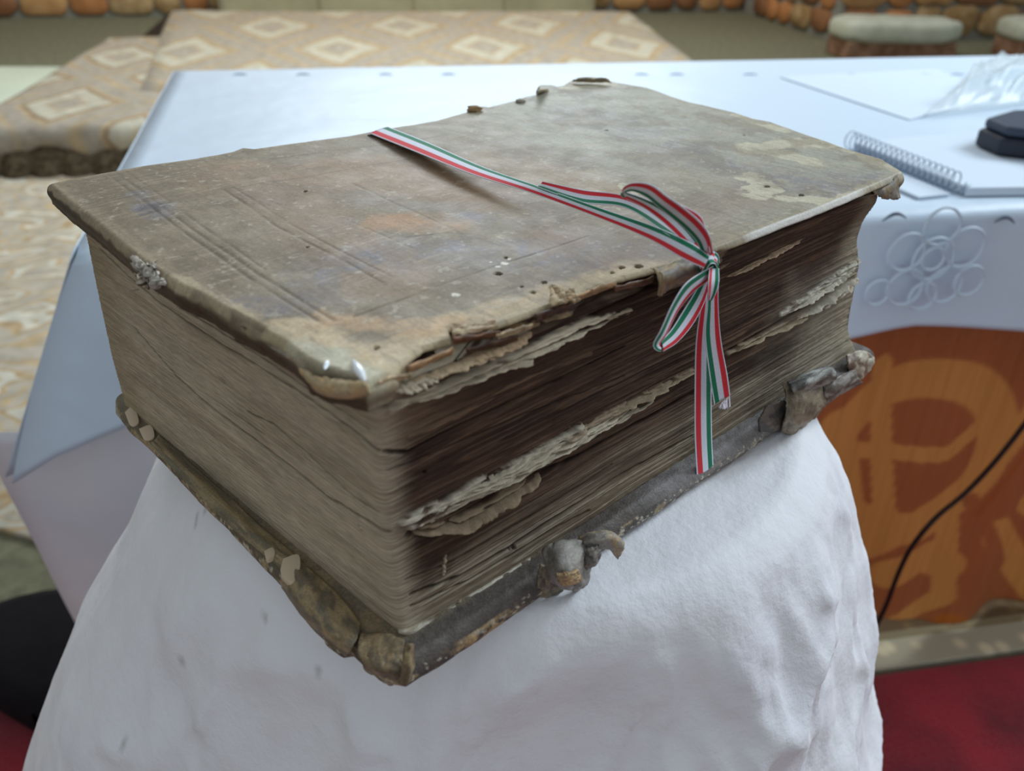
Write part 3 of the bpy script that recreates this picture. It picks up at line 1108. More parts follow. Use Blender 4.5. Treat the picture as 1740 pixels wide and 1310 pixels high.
# light peeled spots on the right end
for p, r in (([(1265, 252), (1400, 240)], 9), ([(1330, 262), (1380, 275)], 7), ([(1270, 300), (1300, 312), (1290, 330)], 7.5), ([(1330, 335), (1420, 345)], 5), ([(1440, 250), (1520, 285)], 7), ([(1060, 318), (1100, 330)], 4),
             ([(1250, 195), (1330, 222)], 5), ([(960, 150), (1040, 140)], 6), ([(1400, 350), (1510, 310)], 4)):
    col = mix(col, blob(p, r, .18, .9) * .85, lin(190, 184, 158))
# worn rim everywhere
col = mix(col, sstep(.50, .68, fbm(mmx / 16, mmy / 16, 57, 4)) * .45, lin(106, 94, 74))
col = mix(col, sstep(.52, .7, fbm(mmx / 9, mmy / 9, 58, 4)) * .3, lin(152, 138, 112))
ed = np.minimum(np.minimum(u * 330, (1 - u) * 330), np.minimum(v * 235, (1 - v) * 235))
col = mix(col, (1 - sstep(1.0, 6.0, ed + 5 * (n2 - .5))) * .45, lin(168, 154, 124))
# scuffs, scratches
scr = sstep(.60, .72, fbm(bx / 12, by / 1.1, 60, 3)) * sstep(.5, .62, n1)
col = mix(col, scr * .35, lin(165, 152, 132))
scr = sstep(.62, .74, fbm(bx / 1.2, by / 10, 61, 3))
col = mix(col, scr * .30, lin(98, 88, 76))
fl_ = sstep(.66, .72, fbm(mmx / 2.5, mmy / 2.5, 62, 3)) * sstep(.48, .6, n2)
col = mix(col, fl_ * .5, lin(178, 170, 150))
col = col * (0.86 + 0.28 * n3)[..., None] * (0.88 + 0.24 * grain)[..., None]

hgt = 0.00010 * (n3 - .5) + 0.00022 * (n2 - .5) + .0016 * (fbm(mmx / 45, mmy / 45, 54, 2) - .5)
# blind tooling lines: pressed grooves
def groove(pts, wd, dp, dark):
    global col, hgt
    P = cpoly(pts)
    d = polydist(mmx, mmy, P)
    m_ = np.exp(-(d / wd) ** 2) * (.55 + .6 * sstep(.35, .6, vnoise(mmx / 12, mmy / 12, 70)))
    hgt = hgt - dp * m_
    col = mix(col, m_ * dark, lin(92, 82, 64))


groove([(182, 296), (300, 385), (420, 470), (548, 552)], .8, .0002, .42)
groove([(196, 293), (315, 381), (436, 464), (566, 546)], .8, .0002, .42)
groove([(214, 291), (330, 375), (450, 458)], .6, .00014, .3)
groove([(380, 322), (470, 384), (560, 432), (650, 482)], .8, .00018, .36)
groove([(396, 318), (490, 378), (575, 426), (668, 474)], .6, .00012, .26)
groove([(600, 312), (700, 358), (790, 402)], .7, .00014, .32)
groove([(588, 372), (650, 400), (700, 424)], .6, .00012, .26)
groove([(290, 290), (520, 262), (700, 240), (850, 215)], .8, .00016, .3)
groove([(375, 322), (520, 300), (690, 270), (800, 252)], .7, .00014, .3)
groove([(600, 540), (800, 470), (1000, 400)], .5, .0003, .25)
groove([(690, 405), (760, 398), (800, 400)], .6, .00014, .3)
groove([(518, 614), (545, 626), (575, 634), (604, 640)], 1.2, .0018, .9)  # crevice at the ragged front corner, pressed in and painted dark
groove([(392, 528), (416, 540), (446, 556)], .9, .0010, .8)
groove([(470, 588), (500, 604), (524, 616)], .8, .0008, .6)
groove([(322, 494), (336, 502)], .9, .0008, .8)
# highlight painted along the front rim, then worm holes
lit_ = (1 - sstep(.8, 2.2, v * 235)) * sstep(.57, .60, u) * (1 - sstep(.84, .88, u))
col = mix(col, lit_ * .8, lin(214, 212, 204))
for (hx, hy, r) in ((846, 468, 1.3), (905, 499, .9), (886, 490, .5), (639, 592, .9), (1303, 316, 1.5), (1362, 332, 1.4), (1031, 222, .9), (518, 324, .7), (940, 490, 1.4), (1264, 230, .7), (522, 420, .5), (860, 440, .7), (925, 482, 1.0),
                    (1056, 452, 1.2), (1085, 450, 1.6), (1040, 460, .8)):
    cx, cy = cpos((hx, hy))
    d = np.hypot(mmx - cx, (mmy - cy)) + .5 * (vnoise(mmx * 1.3, mmy * 1.3, 9) - .5)
    m_ = 1 - sstep(r * .7, r * 1.1, d)
    hgt = hgt - .003 * m_
    col = mix(col, m_ * .95, lin(38, 30, 24))
for (hx, hy, r) in ((846, 456, 1.2), (858, 450, .9), (866, 442, .7), (835, 448, .6), (1070, 137, 1.6), (775, 503, 1.0)):
    col = mix(col, blob([(hx, hy)], r * 1.4, .3, .8) * .9, lin(220, 216, 200))
# broad dents
hgt -= .0006 * blob([(1110, 475), (960, 515), (830, 560), (740, 590), (640, 630)], 14, .8, .3)
hgt -= .0014 * (1 - np.minimum(ed, 1.8) / 1.8) ** 2
Vc[..., 2] += hgt

# skirt: the board's edge, torn open along part of the front
def perim(G):
    return np.concatenate([G[0, :-1], G[:-1, -1], G[-1, :0:-1], G[:0:-1, 0]], 0)


Pm = perim(Vc)
Pc = perim(col)
npm = len(Pm)
Tn = (np.roll(Pm, -6, 0) - np.roll(Pm, 6, 0))[:, :2]
k_ = 9
Tn = sum(np.roll(Tn, i, 0) for i in range(-k_, k_ + 1))
Tn /= np.linalg.norm(Tn, axis=1, keepdims=True) + 1e-12
On = np.stack([Tn[:, 1], -Tn[:, 0], 0 * Tn[:, 0]], -1)      # outward (B->C->D->A is counter-clockwise)
idx = np.arange(npm)
sBC = idx / (NU - 1.0)                                        # 0..1 on BC
isBC = (idx < NU - 1)
torn = np.where(isBC, sstep(.03, .07, sBC) * (1 - sstep(.50, .56, sBC)), 0.0)
isAB = idx >= (NU - 1) * 2 + (NV - 1)
sBAe = np.where(isAB, 1 - (idx - ((NU - 1) * 2 + NV - 1)) / (NV - 1.0), 0)  # 0 at B,1 at A
thin = np.where(isBC, sstep(.53, .57, sBC) * (1 - sstep(.94, .98, sBC)), 0.0)
rows, cols = [], []
NS = 16
TH = 0.0078
for k in range(1, NS):
    t = k / (NS - 1)
    o = .0012 * math.sin(math.pi * min(t * 1.3, 1)) * (1 - torn)
    inn = torn * (.0022 * sstep(.0, .25, t) + .004 * sstep(.2, .5, vnoise(idx / 38.0, t * 1.5, 80)) * (vnoise(idx / 60.0, t * 4, 81) > .35) * sstep(.1, .3, t))
    inn = inn - torn * .0022 * sstep(.55, .62, t) * (vnoise(idx / 45.0, 3, 82))
    nzv = (.0003 + .0006 * torn) * (fbm(idx / 7.0, t * 5, 83, 3) - .5)
    off = o - inn + nzv - thin * .0045 * sstep(.16, .34, t)
    p = Pm + On * off[:, None]
    p[:, 2] = Pm[:, 2] - TH * t - .0006 * (vnoise(idx / 9.0, 1, 84)) * t
    rows.append(p)
    c = Pc * (1 - .25 * t)
    edg = np.broadcast_to(lin(96, 82, 62), c.shape)
    c = mix(c, np.clip(np.where(isAB, .9, .55) * sstep(.1, .4, t + .3 * (vnoise(idx / 12.0, t * 3, 85) - .5)), 0, 1), edg)
    c = mix(c, thin * sstep(.14, .26, t + .06 * (vnoise(idx / 8.0, 2, 88) - .5)), lin(58, 44, 34))
    c = mix(c, isAB * sstep(.28 - .26 * sBAe, .5 - .36 * sBAe, t + .25 * (vnoise(idx / 9.0, t * 2, 89) - .5)) * (.6 + .38 * sBAe), lin(60, 48, 36))
    wood = lin(66, 46, 34) + (lin(160, 132, 96) - lin(66, 46, 34)) * (sstep(.55, .75, fbm(idx / 26.0, t * 3.0, 86, 3)))[:, None]
    c = mix(c, torn * sstep(.05, .15, t), wood)
    cols.append(c)
# underside of the cover, coarse: shrink to centre
cen = Pm.mean(0)
for k in (.97, .90, .5, .02):
    p = cen + (rows[NS - 2] - cen) * [k, k, 1]
    p[:, 2] = rows[NS - 2][:, 2] if k > .95 else ZT - TH
    rows.append(p)
    cols.append(np.broadcast_to(lin(120, 104, 78), p.shape))
nbase = NU * NV
# perimeter vertex indices in the grid
gi = np.arange(nbase).reshape(NV, NU)
pi_ = np.concatenate([gi[0, :-1], gi[:-1, -1], gi[-1, :0:-1], gi[:0:-1, 0]])
Vall = np.concatenate([Vc.reshape(-1, 3)] + rows)
Call = np.concatenate([col.reshape(-1, 3)] + cols)
Q = [gridq(NV, NU)]
prev = pi_
for k in range(len(rows)):
    cur = nbase + k * npm + np.arange(npm)
    Q.append(np.stack([prev, cur, np.roll(cur, -1), np.roll(prev, -1)], -1))
    prev = cur
top_cover = mesh_np('front_cover', Vall, np.concatenate(Q), Call, M_leather, bk)

# ------------------------------------------------------------------ pages
H0, H1 = 0.8105, 0.9115
NR = 430
hh = np.linspace(0, 1, NR)[:, None]
zz = H0 + (H1 - H0) * hh[:, 0]
Ay = np.interp(hh[:, 0], [0, .3, .65, 1], [692, 600, 475, 366]); Ax = np.interp(Ay, [366, 390, 470, 600, 692], [139, 145, 161, 189, 214])
By = np.interp(hh[:, 0], [0, 1], [1086, 676]); Bx = np.interp(By, [676, 700, 780, 860, 960, 1030, 1060, 1086], [630, 638, 648, 652, 664, 672, 678, 688])
Cy = np.interp(hh[:, 0], [0, 1], [600, 326]); Cx = np.interp(Cy, [326, 345, 375, 410, 450, 490, 520, 560, 585, 600], [1494, 1488, 1466, 1455, 1460, 1452, 1446, 1440, 1448, 1453])
k5 = np.ones(25) / 25
sm = lambda a: np.convolve(np.pad(a, 12, mode='edge'), k5, 'valid')
PA = np.array([uz(x, y, z) for x, y, z in zip(sm(Ax), sm(Ay), zz)])
PB = np.array([uz(x, y, z) for x, y, z in zip(sm(Bx), sm(By), zz)])
PC = np.array([uz(x, y, z) for x, y, z in zip(sm(Cx), sm(Cy), zz)])
PD = PA + (PC - PB)
NAB, NBC = 430, 860
sa_ = np.linspace(0, 1, NAB, endpoint=False)
sb_ = np.linspace(0, 1, NBC)
side1 = PA[:, None] + (PB - PA)[:, None] * sa_[None, :, None]
side2 = PB[:, None] + (PC - PB)[:, None] * sb_[None, :, None]
sc_ = np.linspace(0, 1, 60)[1:]
side3 = PC[:, None] + (PD - PC)[:, None] * sc_[None, :, None]
side4 = PD[:, None] + (PA - PD)[:, None] * np.linspace(0, 1, 60)[1:-1][None, :, None]
Pg = np.concatenate([side1, side2, side3, side4], 1)
# round the fore-edge corner
W0, W1 = NAB - 14, NAB + 14
for _ in range(3):
    ker = 13
    seg = Pg[:, NAB - 40:NAB + 40].copy()
    pad = np.stack([np.convolve(seg[i, :, c_], np.ones(ker) / ker, 'valid') for i in range(NR) for c_ in range(2)]).reshape(NR, 2, -1)
    Pg[:, NAB - 40 + ker // 2:NAB + 40 - ker // 2, :2] = pad.transpose(0, 2, 1)
nc = Pg.shape[1]
ncd = NAB + NBC
d12 = np.linalg.norm(np.diff(Pg[NR // 2], axis=0), axis=1)
smm = np.r_[0, np.cumsum(d12)] * 1000
s_B = smm[NAB]
Smm = np.broadcast_to(smm[None, :], (NR, nc))
Hmm = np.broadcast_to((zz * 1000)[:, None], (NR, nc))
T = np.gradient(Pg, axis=1)
T[..., 2] = 0
T /= np.linalg.norm(T, axis=-1, keepdims=True) + 1e-12
Nn = np.stack([T[..., 1], -T[..., 0], 0 * T[..., 0]], -1)
pp = proj(Pg)[:, :ncd]


def sh_(px, py):
    i = np.argmin((pp[..., 0] - px) ** 2 + (pp[..., 1] - py) ** 2)
    r, c = divmod(int(i), ncd)
    return (smm[c], zz[r] * 1000)


shp = lambda pts: [sh_(*p) for p in pts]
AB = sstep(s_B + 8, s_B - 3, Smm) if False else 1 - sstep(s_B - 4, s_B + 9, Smm)
BCm = 1 - AB
sr = (Smm - s_B) / (smm[ncd - 1] - s_B)                      # 0..1 along the long face
hn = (Hmm - H0 * 1000) / ((H1 - H0) * 1000)
# leaf stacking warps
warp = 1.6 * (fbm(Smm / 55, Hmm / 26, 90, 2) - .5) + .5 * (fbm(Smm / 14, Hmm / 9, 91, 2) - .5)
# leaves sag together at the fore corner
warp = warp + 3.0 * np.exp(-((Smm - s_B) / 14) ** 2) * (hn - .4)
hw = Hmm + warp
leaf = vnoise(Smm / 60, hw / .42, 92)
leaf2 = vnoise(Smm / 25, hw / .9, 93)
gath = fbm(Smm / 90, hw / 3.4, 94, 3)
disp = .0004 * (leaf - .5) * (.7 + .8 * BCm) + .0006 * (leaf2 - .5) * (.15 + BCm * .9) + .0012 * (gath - .5) * (.12 + BCm)
disp += .0003 * (fbm(Smm / 3, hw / 1.2, 95, 3) - .5) * (.3 + .7 * BCm)
# ---- colours (dirt and wear of the paper edges; gap shadows in crev)
cAB = lin(176, 163, 141)
pc = np.broadcast_to(cAB, Pg.shape).copy()
pc = mix(pc, sstep(.45, .65, fbm(Smm / 50, hw / 6, 96, 4)) * .6, lin(154, 140, 118))
pc = mix(pc, sstep(.55, .75, fbm(Smm / 30, hw / 1.4, 97, 3)) * .6, lin(176, 166, 144))
pc = mix(pc, (1 - sstep(0, 40, Smm + 20 * (gath - .5))) * .5, lin(140, 128, 96))
dark = lin(74, 56, 45)
drk2 = lin(56, 42, 34)
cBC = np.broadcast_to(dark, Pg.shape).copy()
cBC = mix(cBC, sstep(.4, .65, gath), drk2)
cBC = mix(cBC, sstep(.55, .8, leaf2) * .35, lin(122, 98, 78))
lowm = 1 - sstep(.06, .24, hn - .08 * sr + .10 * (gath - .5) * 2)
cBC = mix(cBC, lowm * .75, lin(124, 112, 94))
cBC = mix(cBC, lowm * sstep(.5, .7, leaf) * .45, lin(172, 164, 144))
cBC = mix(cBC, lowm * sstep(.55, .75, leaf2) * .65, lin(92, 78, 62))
# paler, greyer toward the tail end low down
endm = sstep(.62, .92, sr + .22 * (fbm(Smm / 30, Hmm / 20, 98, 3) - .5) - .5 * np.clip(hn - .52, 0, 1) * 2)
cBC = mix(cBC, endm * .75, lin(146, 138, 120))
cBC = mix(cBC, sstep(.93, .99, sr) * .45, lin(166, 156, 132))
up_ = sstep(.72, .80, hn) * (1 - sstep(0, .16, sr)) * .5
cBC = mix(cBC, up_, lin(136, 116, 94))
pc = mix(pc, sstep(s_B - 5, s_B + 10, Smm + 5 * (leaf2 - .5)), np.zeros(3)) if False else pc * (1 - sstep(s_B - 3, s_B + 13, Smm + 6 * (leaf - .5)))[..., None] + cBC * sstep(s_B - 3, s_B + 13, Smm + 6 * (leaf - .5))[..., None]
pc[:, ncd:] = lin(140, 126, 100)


def crev(pts, wd, dp, dk=.9, c=None):  # crevices between leaves, with their gap shadow painted dark
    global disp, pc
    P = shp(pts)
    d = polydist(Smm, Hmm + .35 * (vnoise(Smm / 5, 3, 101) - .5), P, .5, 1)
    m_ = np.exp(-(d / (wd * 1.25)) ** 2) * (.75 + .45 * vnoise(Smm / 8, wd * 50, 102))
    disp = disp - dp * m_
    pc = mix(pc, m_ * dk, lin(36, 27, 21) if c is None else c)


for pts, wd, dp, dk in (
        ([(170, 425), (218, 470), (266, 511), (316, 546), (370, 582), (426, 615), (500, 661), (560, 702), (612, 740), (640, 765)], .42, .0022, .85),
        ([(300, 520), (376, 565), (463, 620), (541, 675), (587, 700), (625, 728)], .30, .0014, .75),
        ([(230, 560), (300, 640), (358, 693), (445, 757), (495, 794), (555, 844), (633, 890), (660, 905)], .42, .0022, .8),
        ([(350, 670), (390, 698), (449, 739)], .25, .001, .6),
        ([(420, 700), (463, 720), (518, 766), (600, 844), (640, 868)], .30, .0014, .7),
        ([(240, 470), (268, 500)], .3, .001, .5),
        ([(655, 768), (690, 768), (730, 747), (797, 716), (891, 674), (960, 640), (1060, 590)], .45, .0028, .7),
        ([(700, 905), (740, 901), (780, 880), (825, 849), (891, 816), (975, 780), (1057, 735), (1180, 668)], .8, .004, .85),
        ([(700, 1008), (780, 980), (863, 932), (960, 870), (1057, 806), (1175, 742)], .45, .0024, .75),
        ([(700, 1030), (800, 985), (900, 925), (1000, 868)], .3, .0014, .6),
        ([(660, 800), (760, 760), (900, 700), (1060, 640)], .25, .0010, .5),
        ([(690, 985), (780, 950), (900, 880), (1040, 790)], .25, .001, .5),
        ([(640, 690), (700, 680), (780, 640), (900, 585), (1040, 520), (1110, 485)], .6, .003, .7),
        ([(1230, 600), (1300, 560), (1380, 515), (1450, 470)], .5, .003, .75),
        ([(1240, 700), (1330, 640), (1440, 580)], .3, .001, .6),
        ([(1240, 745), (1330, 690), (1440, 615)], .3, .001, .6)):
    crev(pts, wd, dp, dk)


def band(pts, wd, out, c, k=.95, rag=.8, seed=5):
    """a frayed, crumpled run of torn leaves standing proud"""
    global disp, pc
    P = shp(pts)
    d = polydist(Smm, Hmm, P, .5, 1) + rag * wd * (fbm(Smm / 5, Hmm / 1.5, seed, 4) - .5) * 2
    m_ = 1 - sstep(wd * .6, wd, d)
    # fade at the two ends
    pc = mix(pc, m_ * k * sstep(.28, .45, fbm(Smm / 9, Hmm / 1.0, seed + 3, 3)), np.asarray(c) * 1.0)
    disp = disp + out * m_ * (.5 + 1.0 * fbm(Smm / 4, Hmm / .8, seed + 1, 3))


LT = lin(194, 182, 158)
band([(668, 692), (720, 670), (780, 645), (860, 608), (930, 575), (1000, 545), (1060, 530)], 1.5, .0012, LT, .95, .8, 200)
band([(662, 660), (700, 648), (740, 632)], 1.6, .0012, LT, .85, .8, 205)
band([(730, 640), (820, 600), (890, 574)], .6, .0008, LT, .75, .8, 208)
band([(700, 740), (790, 700), (880, 650), (1000, 600)], 1.2, .0004, lin(122, 100, 80), .7, .7, 210)
band([(700, 878), (745, 862), (790, 832), (830, 815), (870, 795), (920, 765), (975, 735)], 3.0, .0020, lin(190, 182, 162), .9, .7, 215)
band([(960, 742), (1040, 700), (1110, 665), (1180, 630)], 1.6, .0012, lin(150, 134, 112), .8, .9, 220)
band([(1235, 600), (1300, 565), (1370, 530), (1440, 490)], 1.2, .0012, lin(170, 152, 128), .7, .9, 225)
band([(1330, 530), (1390, 490), (1455, 445)], 2.4, .0016, lin(200, 196, 180), .85, .6, 230)
band([(1400, 520), (1455, 478)], 1.3, .0018, lin(200, 192, 172), .85, .6, 233)
band([(1235, 470), (1290, 440), (1365, 405)], .5, .0006, lin(170, 146, 120), .75, .6, 236)
band([(715, 895), (780, 884), (830, 855), (900, 812)], .9, .0012, lin(150, 132, 108), .8, .5, 240)
band([(690, 1072), (740, 1055), (790, 1030), (830, 1012), (930, 950)], 1.3, .0012, lin(206, 202, 186), .9, .7, 244)
band([(930, 950), (1060, 870), (1180, 795), (1300, 715), (1430, 625)], .9, .0006, lin(190, 182, 158), .7, .5, 247)
# small smears on the long face
for a_, b_, wd in (((757, 945), (753, 975), .7), ((610, 888), (614, 900), .5), ((780, 1020), (783, 1030), .8)):
    P = shp([a_, b_])
    m_ = 1 - sstep(wd * .6, wd, polydist(Smm, Hmm, P))
    pc = mix(pc, m_ * .8, lin(160, 146, 124))
    disp += m_ * .0006
for a_, r in (((723, 802), .9), ((873, 931), 1.3), ((867, 933), 1.0), ((300, 570), .5), ((520, 690), .4)):
    c_ = sh_(*a_)
    m_ = 1 - sstep(r * .5, r, np.hypot(Smm - c_[0], Hmm - c_[1]))
    pc = mix(pc, m_ * .85, lin(34, 26, 20))
    disp -= m_ * .001
sm_ = fbm(Smm / 14, Hmm / 5, 120, 4)
pc = pc * (.86 + .28 * sm_)[..., None] * (.88 + .24 * leaf)[..., None]
fade = np.ones(nc); fade[ncd:] = .3
Pd = Pg + Nn * (disp * fade[None, :])[..., None]
Pd[..., 2] += 0.0
ct = Pd.mean(1, keepdims=True)
capT = ct[-1] + (Pd[-1] - ct[-1]) * .01
capB = ct[0] + (Pd[0] - ct[0]) * .01
Vp = np.concatenate([capB[None], Pd, capT[None]], 0)
Cp = np.concatenate([pc[:1], pc, pc[-1:]], 0)
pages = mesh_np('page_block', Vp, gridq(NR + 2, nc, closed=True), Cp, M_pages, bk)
tag(pages, kind='stuff')


# ---- torn leaves: separate crumpled strips standing out of the block
def surf(s, h, out):
    """point on the clean block surface at (smm, z mm) pushed outward"""
    c = np.searchsorted(smm[:ncd], s)
    c = min(max(c, 0), ncd - 1)
    r = min(max(int(round((h / 1000 - H0) / (H1 - H0) * (NR - 1))), 0), NR - 1)
    return Pg[r, c] + Nn[r, c] * out


def torn_leaf(pts, wd, out, c, seed, droop=.0):
    P = resample(shp(pts), 90)
    rows = []
    cc = []
    K = 7
    for k in range(K):
        t = k / (K - 1)
        row = []
        for i, (s, h) in enumerate(P):
            e_ = math.sin(math.pi * min(max(i / 89, .0), 1)) ** .4
            w_ = wd * .75 * e_ * (.55 + .9 * float(fbm(i / 9, 2, seed, 3)))
            o_ = -.002 + (out + .002) * t * e_ * (.6 + .8 * float(fbm(i / 6, 1, seed + 1, 3)))
            hh_ = h + .28 * (float(fbm(i / 3.3, t * 2, seed + 2, 4)) - .5) * 2 * t + w_ * (t - .5) * (-.6) - droop * t * t
            row.append(surf(s, hh_, o_))
        rows.append(row)
        cc.append([np.asarray(c) * (.75 + .5 * float(vnoise(i / 3, t * 3, seed))) * (.6 + .4 * t) for i in range(90)])
    grid_obj('torn_leaf', np.array(rows), np.array(cc), M_paper_torn, bk, thick=.00025)


torn_leaf([(668, 696), (760, 660), (850, 618), (950, 575), (1058, 534)], .8, .0036, LT, 300, .3)
torn_leaf([(690, 688), (800, 640), (900, 600), (990, 560)], .9, .0046, LT, 301, .2)
torn_leaf([(664, 664), (700, 652), (742, 634)], 1.2, .0045, LT, 302, .3)
for i in range(7):
    dy = -9 + i * 3.6
    torn_leaf([(690 + 4 * i, 884 + dy), (745, 866 + dy), (790, 836 + dy), (830, 818 + dy), (872, 796 + dy), (925, 764 + dy), (985 + 22 * i, 732 + dy - 11 * i)], .9, .0042 - .0004 * abs(i - 3), lin(186, 176, 154), 310 + i, .4)
torn_leaf([(705, 905), (780, 890), (830, 860), (880, 830), (920, 806)], 1.6, .0050, lin(142, 124, 102), 320, 1.3)
torn_leaf([(1000, 722), (1060, 690), (1120, 660), (1185, 628)], .8, .0035, lin(156, 140, 116), 321, .3)
torn_leaf([(1232, 604), (1300, 568), (1370, 533), (1445, 490)], .9, .0035, lin(160, 144, 120), 322, .3)
torn_leaf([(1330, 533), (1390, 494), (1456, 450)], 1.5, .0045, lin(196, 190, 172), 323, .2)
torn_leaf([(1345, 545), (1400, 508), (1456, 470)], 1.2, .0050, lin(186, 178, 160), 324, .2)
torn_leaf([(1380, 500), (1420, 475), (1458, 440)], 1.0, .0040, lin(186, 180, 160), 325, .1)
torn_leaf([(1236, 472), (1300, 436), (1368, 404)], .5, .0028, lin(176, 150, 124), 326, .2)
torn_leaf([(684, 1078), (740, 1060), (790, 1035), (832, 1014)], 1.5, .0038, lin(206, 202, 186), 327, .5)
torn_leaf([(830, 1018), (950, 945), (1060, 872), (1180, 800)], .7, .0024, lin(186, 176, 150), 328, .3)
torn_leaf([(1230, 770), (1330, 700), (1440, 625)], .8, .0024, lin(186, 178, 156), 329, .3)
torn_leaf([(1115, 500), (1180, 470), (1250, 440)], .6, .0022, lin(110, 90, 72), 330, .3)
torn_leaf([(770, 610), (850, 585), (905, 560)], .8, .004, lin(186, 160, 128), 331, .2)
torn_leaf([(700, 650), (780, 612), (880, 582)], .8, .004, lin(176, 156, 126), 332, .2)

# ------------------------------------------------------------------ lower board
ZL = .8115
fBA = P2([(690, 1161), (655, 1156), (625, 1132), (600, 1110), (580, 1112), (558, 1095), (548, 1075), (515, 1040), (500, 1018), (490, 1002), (440, 952), (390, 898), (340, 850), (300, 806), (250, 755), (225, 735), (203, 706), (202, 690)], ZB + .003)
fBC = P2([(690, 1161), (745, 1128), (800, 1092), (860, 1050), (920, 1008), (985, 962), (1050, 912), (1115, 868), (1180, 822), (1240, 785), (1300, 742), (1360, 700), (1420, 668), (1480, 612)], ZB + .003)
C0 = uz(1480, 612, ZB + .003); A0 = uz(202, 690, ZB + .003); B0 = uz(690, 1161, ZB + .003)
D0 = np.array([.155, .392, ZB + .003])
NU2, NV2 = 420, 300
G = coons(fBA, fBC, np.array([C0, D0]), np.array([A0, D0]), NU2, NV2)
G[..., 2] = ZL
gx, gy = G[..., 0] * 1000, G[..., 1] * 1000
u2 = np.linspace(0, 1, NU2)[None] * np.ones((NV2, 1)); v2 = np.linspace(0, 1, NV2)[:, None] * np.ones((1, NU2))
m1, m2_, m3 = fbm(gx / 14, gy / 14, 130, 4), fbm(gx / 4, gy / 4, 131, 4), fbm(gx / 1.2, gy / 1.2, 132, 3)
lc = np.broadcast_to(lin(122, 112, 92), G.shape).copy()
lc = mix(lc, sstep(.45, .6, m1) * .5, lin(150, 130, 94))
lc = mix(lc, (1 - sstep(4, 7, u2 * 340 + 3 * (m2_ - .5))) * .7, lin(92, 86, 70))
lc = mix(lc, sstep(.52, .64, m2_) * .6, lin(104, 96, 78))
lc = mix(lc, (1 - sstep(9, 14, v2 * 240 + 3 * (m2_ - .5))) * .92, lin(84, 78, 74))
lc = mix(lc, (1 - sstep(9, 13, v2 * 240)) * sstep(.36, .44, u2) * (1 - sstep(.72, .78, u2)) * .85, lin(122, 118, 116))
lc *= (.8 + .4 * m3)[..., None]
G[..., 2] += .0012 * (m2_ - .5) + .0010 * (m1 - .5)
e2 = np.minimum(np.minimum(u2 * 340, (1 - u2) * 340), np.minimum(v2 * 240, (1 - v2) * 240))
G[..., 2] -= .0035 * (1 - np.minimum(e2, 5) / 5) ** 2
Pm2, Pc2 = perim(G), perim(lc)
n2p = len(Pm2)
id2 = np.arange(n2p)
Tn = (np.roll(Pm2, -5, 0) - np.roll(Pm2, 5, 0))[:, :2]
Tn = sum(np.roll(Tn, i, 0) for i in range(-8, 9)); Tn /= np.linalg.norm(Tn, axis=1, keepdims=True) + 1e-12
On2 = np.stack([Tn[:, 1], -Tn[:, 0], 0 * Tn[:, 0]], -1)
fbc = id2 < NU2 - 1
s2 = id2 / (NU2 - 1.0)
rows, cols = [], []
for k in range(1, 13):
    t = k / 12
    off = .0016 * math.sin(math.pi * t) + .0007 * (fbm(id2 / 7.0, t * 4, 140, 3) - .5) - .001 * t
    p = Pm2 + On2 * off[:, None]
    p[:, 2] = Pm2[:, 2] + (ZB + .0002 - Pm2[:, 2]) * t
    rows.append(p)
    base = np.where(fbc[:, None], lin(78, 72, 68), lin(104, 96, 78))
    c = Pc2 * .0 + base
    pt = sstep(.56, .64, fbm(id2 / 9.0, t * 2.5, 141, 4))
    c = mix(c, pt * .7, lin(170, 150, 112))
    c = mix(c, np.where(fbc, np.exp(-((s2 - .10) / .035) ** 2), 0) * sstep(.35, .5, fbm(id2 / 4.0, t * 3, 142, 3)) * .9, lin(190, 160, 116))
    c = mix(c, np.where(fbc, sstep(.38, .46, s2) * (1 - sstep(.70, .76, s2)), 0) * .7 * (t < .45), lin(128, 122, 118))
    c = mix(c, np.where(fbc, sstep(.38, .46, s2) * (1 - sstep(.70, .76, s2)), 0) * .7 * (t >= .55), lin(112, 92, 76))
    c = mix(c, sstep(.66, .7, fbm(id2 / 2.5, t * 7, 143, 2)) * .7, lin(196, 188, 168))
    c = c * (.75 + .5 * vnoise(id2 / 1.5, t * 8, 144))[:, None]
    cols.append(c)
cen = Pm2.mean(0)
p = cen + (rows[-1] - cen) * [.02, .02, 1]; rows.append(p); cols.append(cols[-1])
nb2 = NU2 * NV2
gi = np.arange(nb2).reshape(NV2, NU2)
prev = np.concatenate([gi[0, :-1], gi[:-1, -1], gi[-1, :0:-1], gi[:0:-1, 0]])
Q = [gridq(NV2, NU2)]
for k in range(len(rows)):
    cur = nb2 + k * n2p + np.arange(n2p)
    Q.append(np.stack([prev, cur, np.roll(cur, -1), np.roll(prev, -1)], -1)); prev = cur
mesh_np('back_cover', np.concatenate([G.reshape(-1, 3)] + rows), np.concatenate(Q), np.concatenate([lc.reshape(-1, 3)] + cols), M_board, bk)

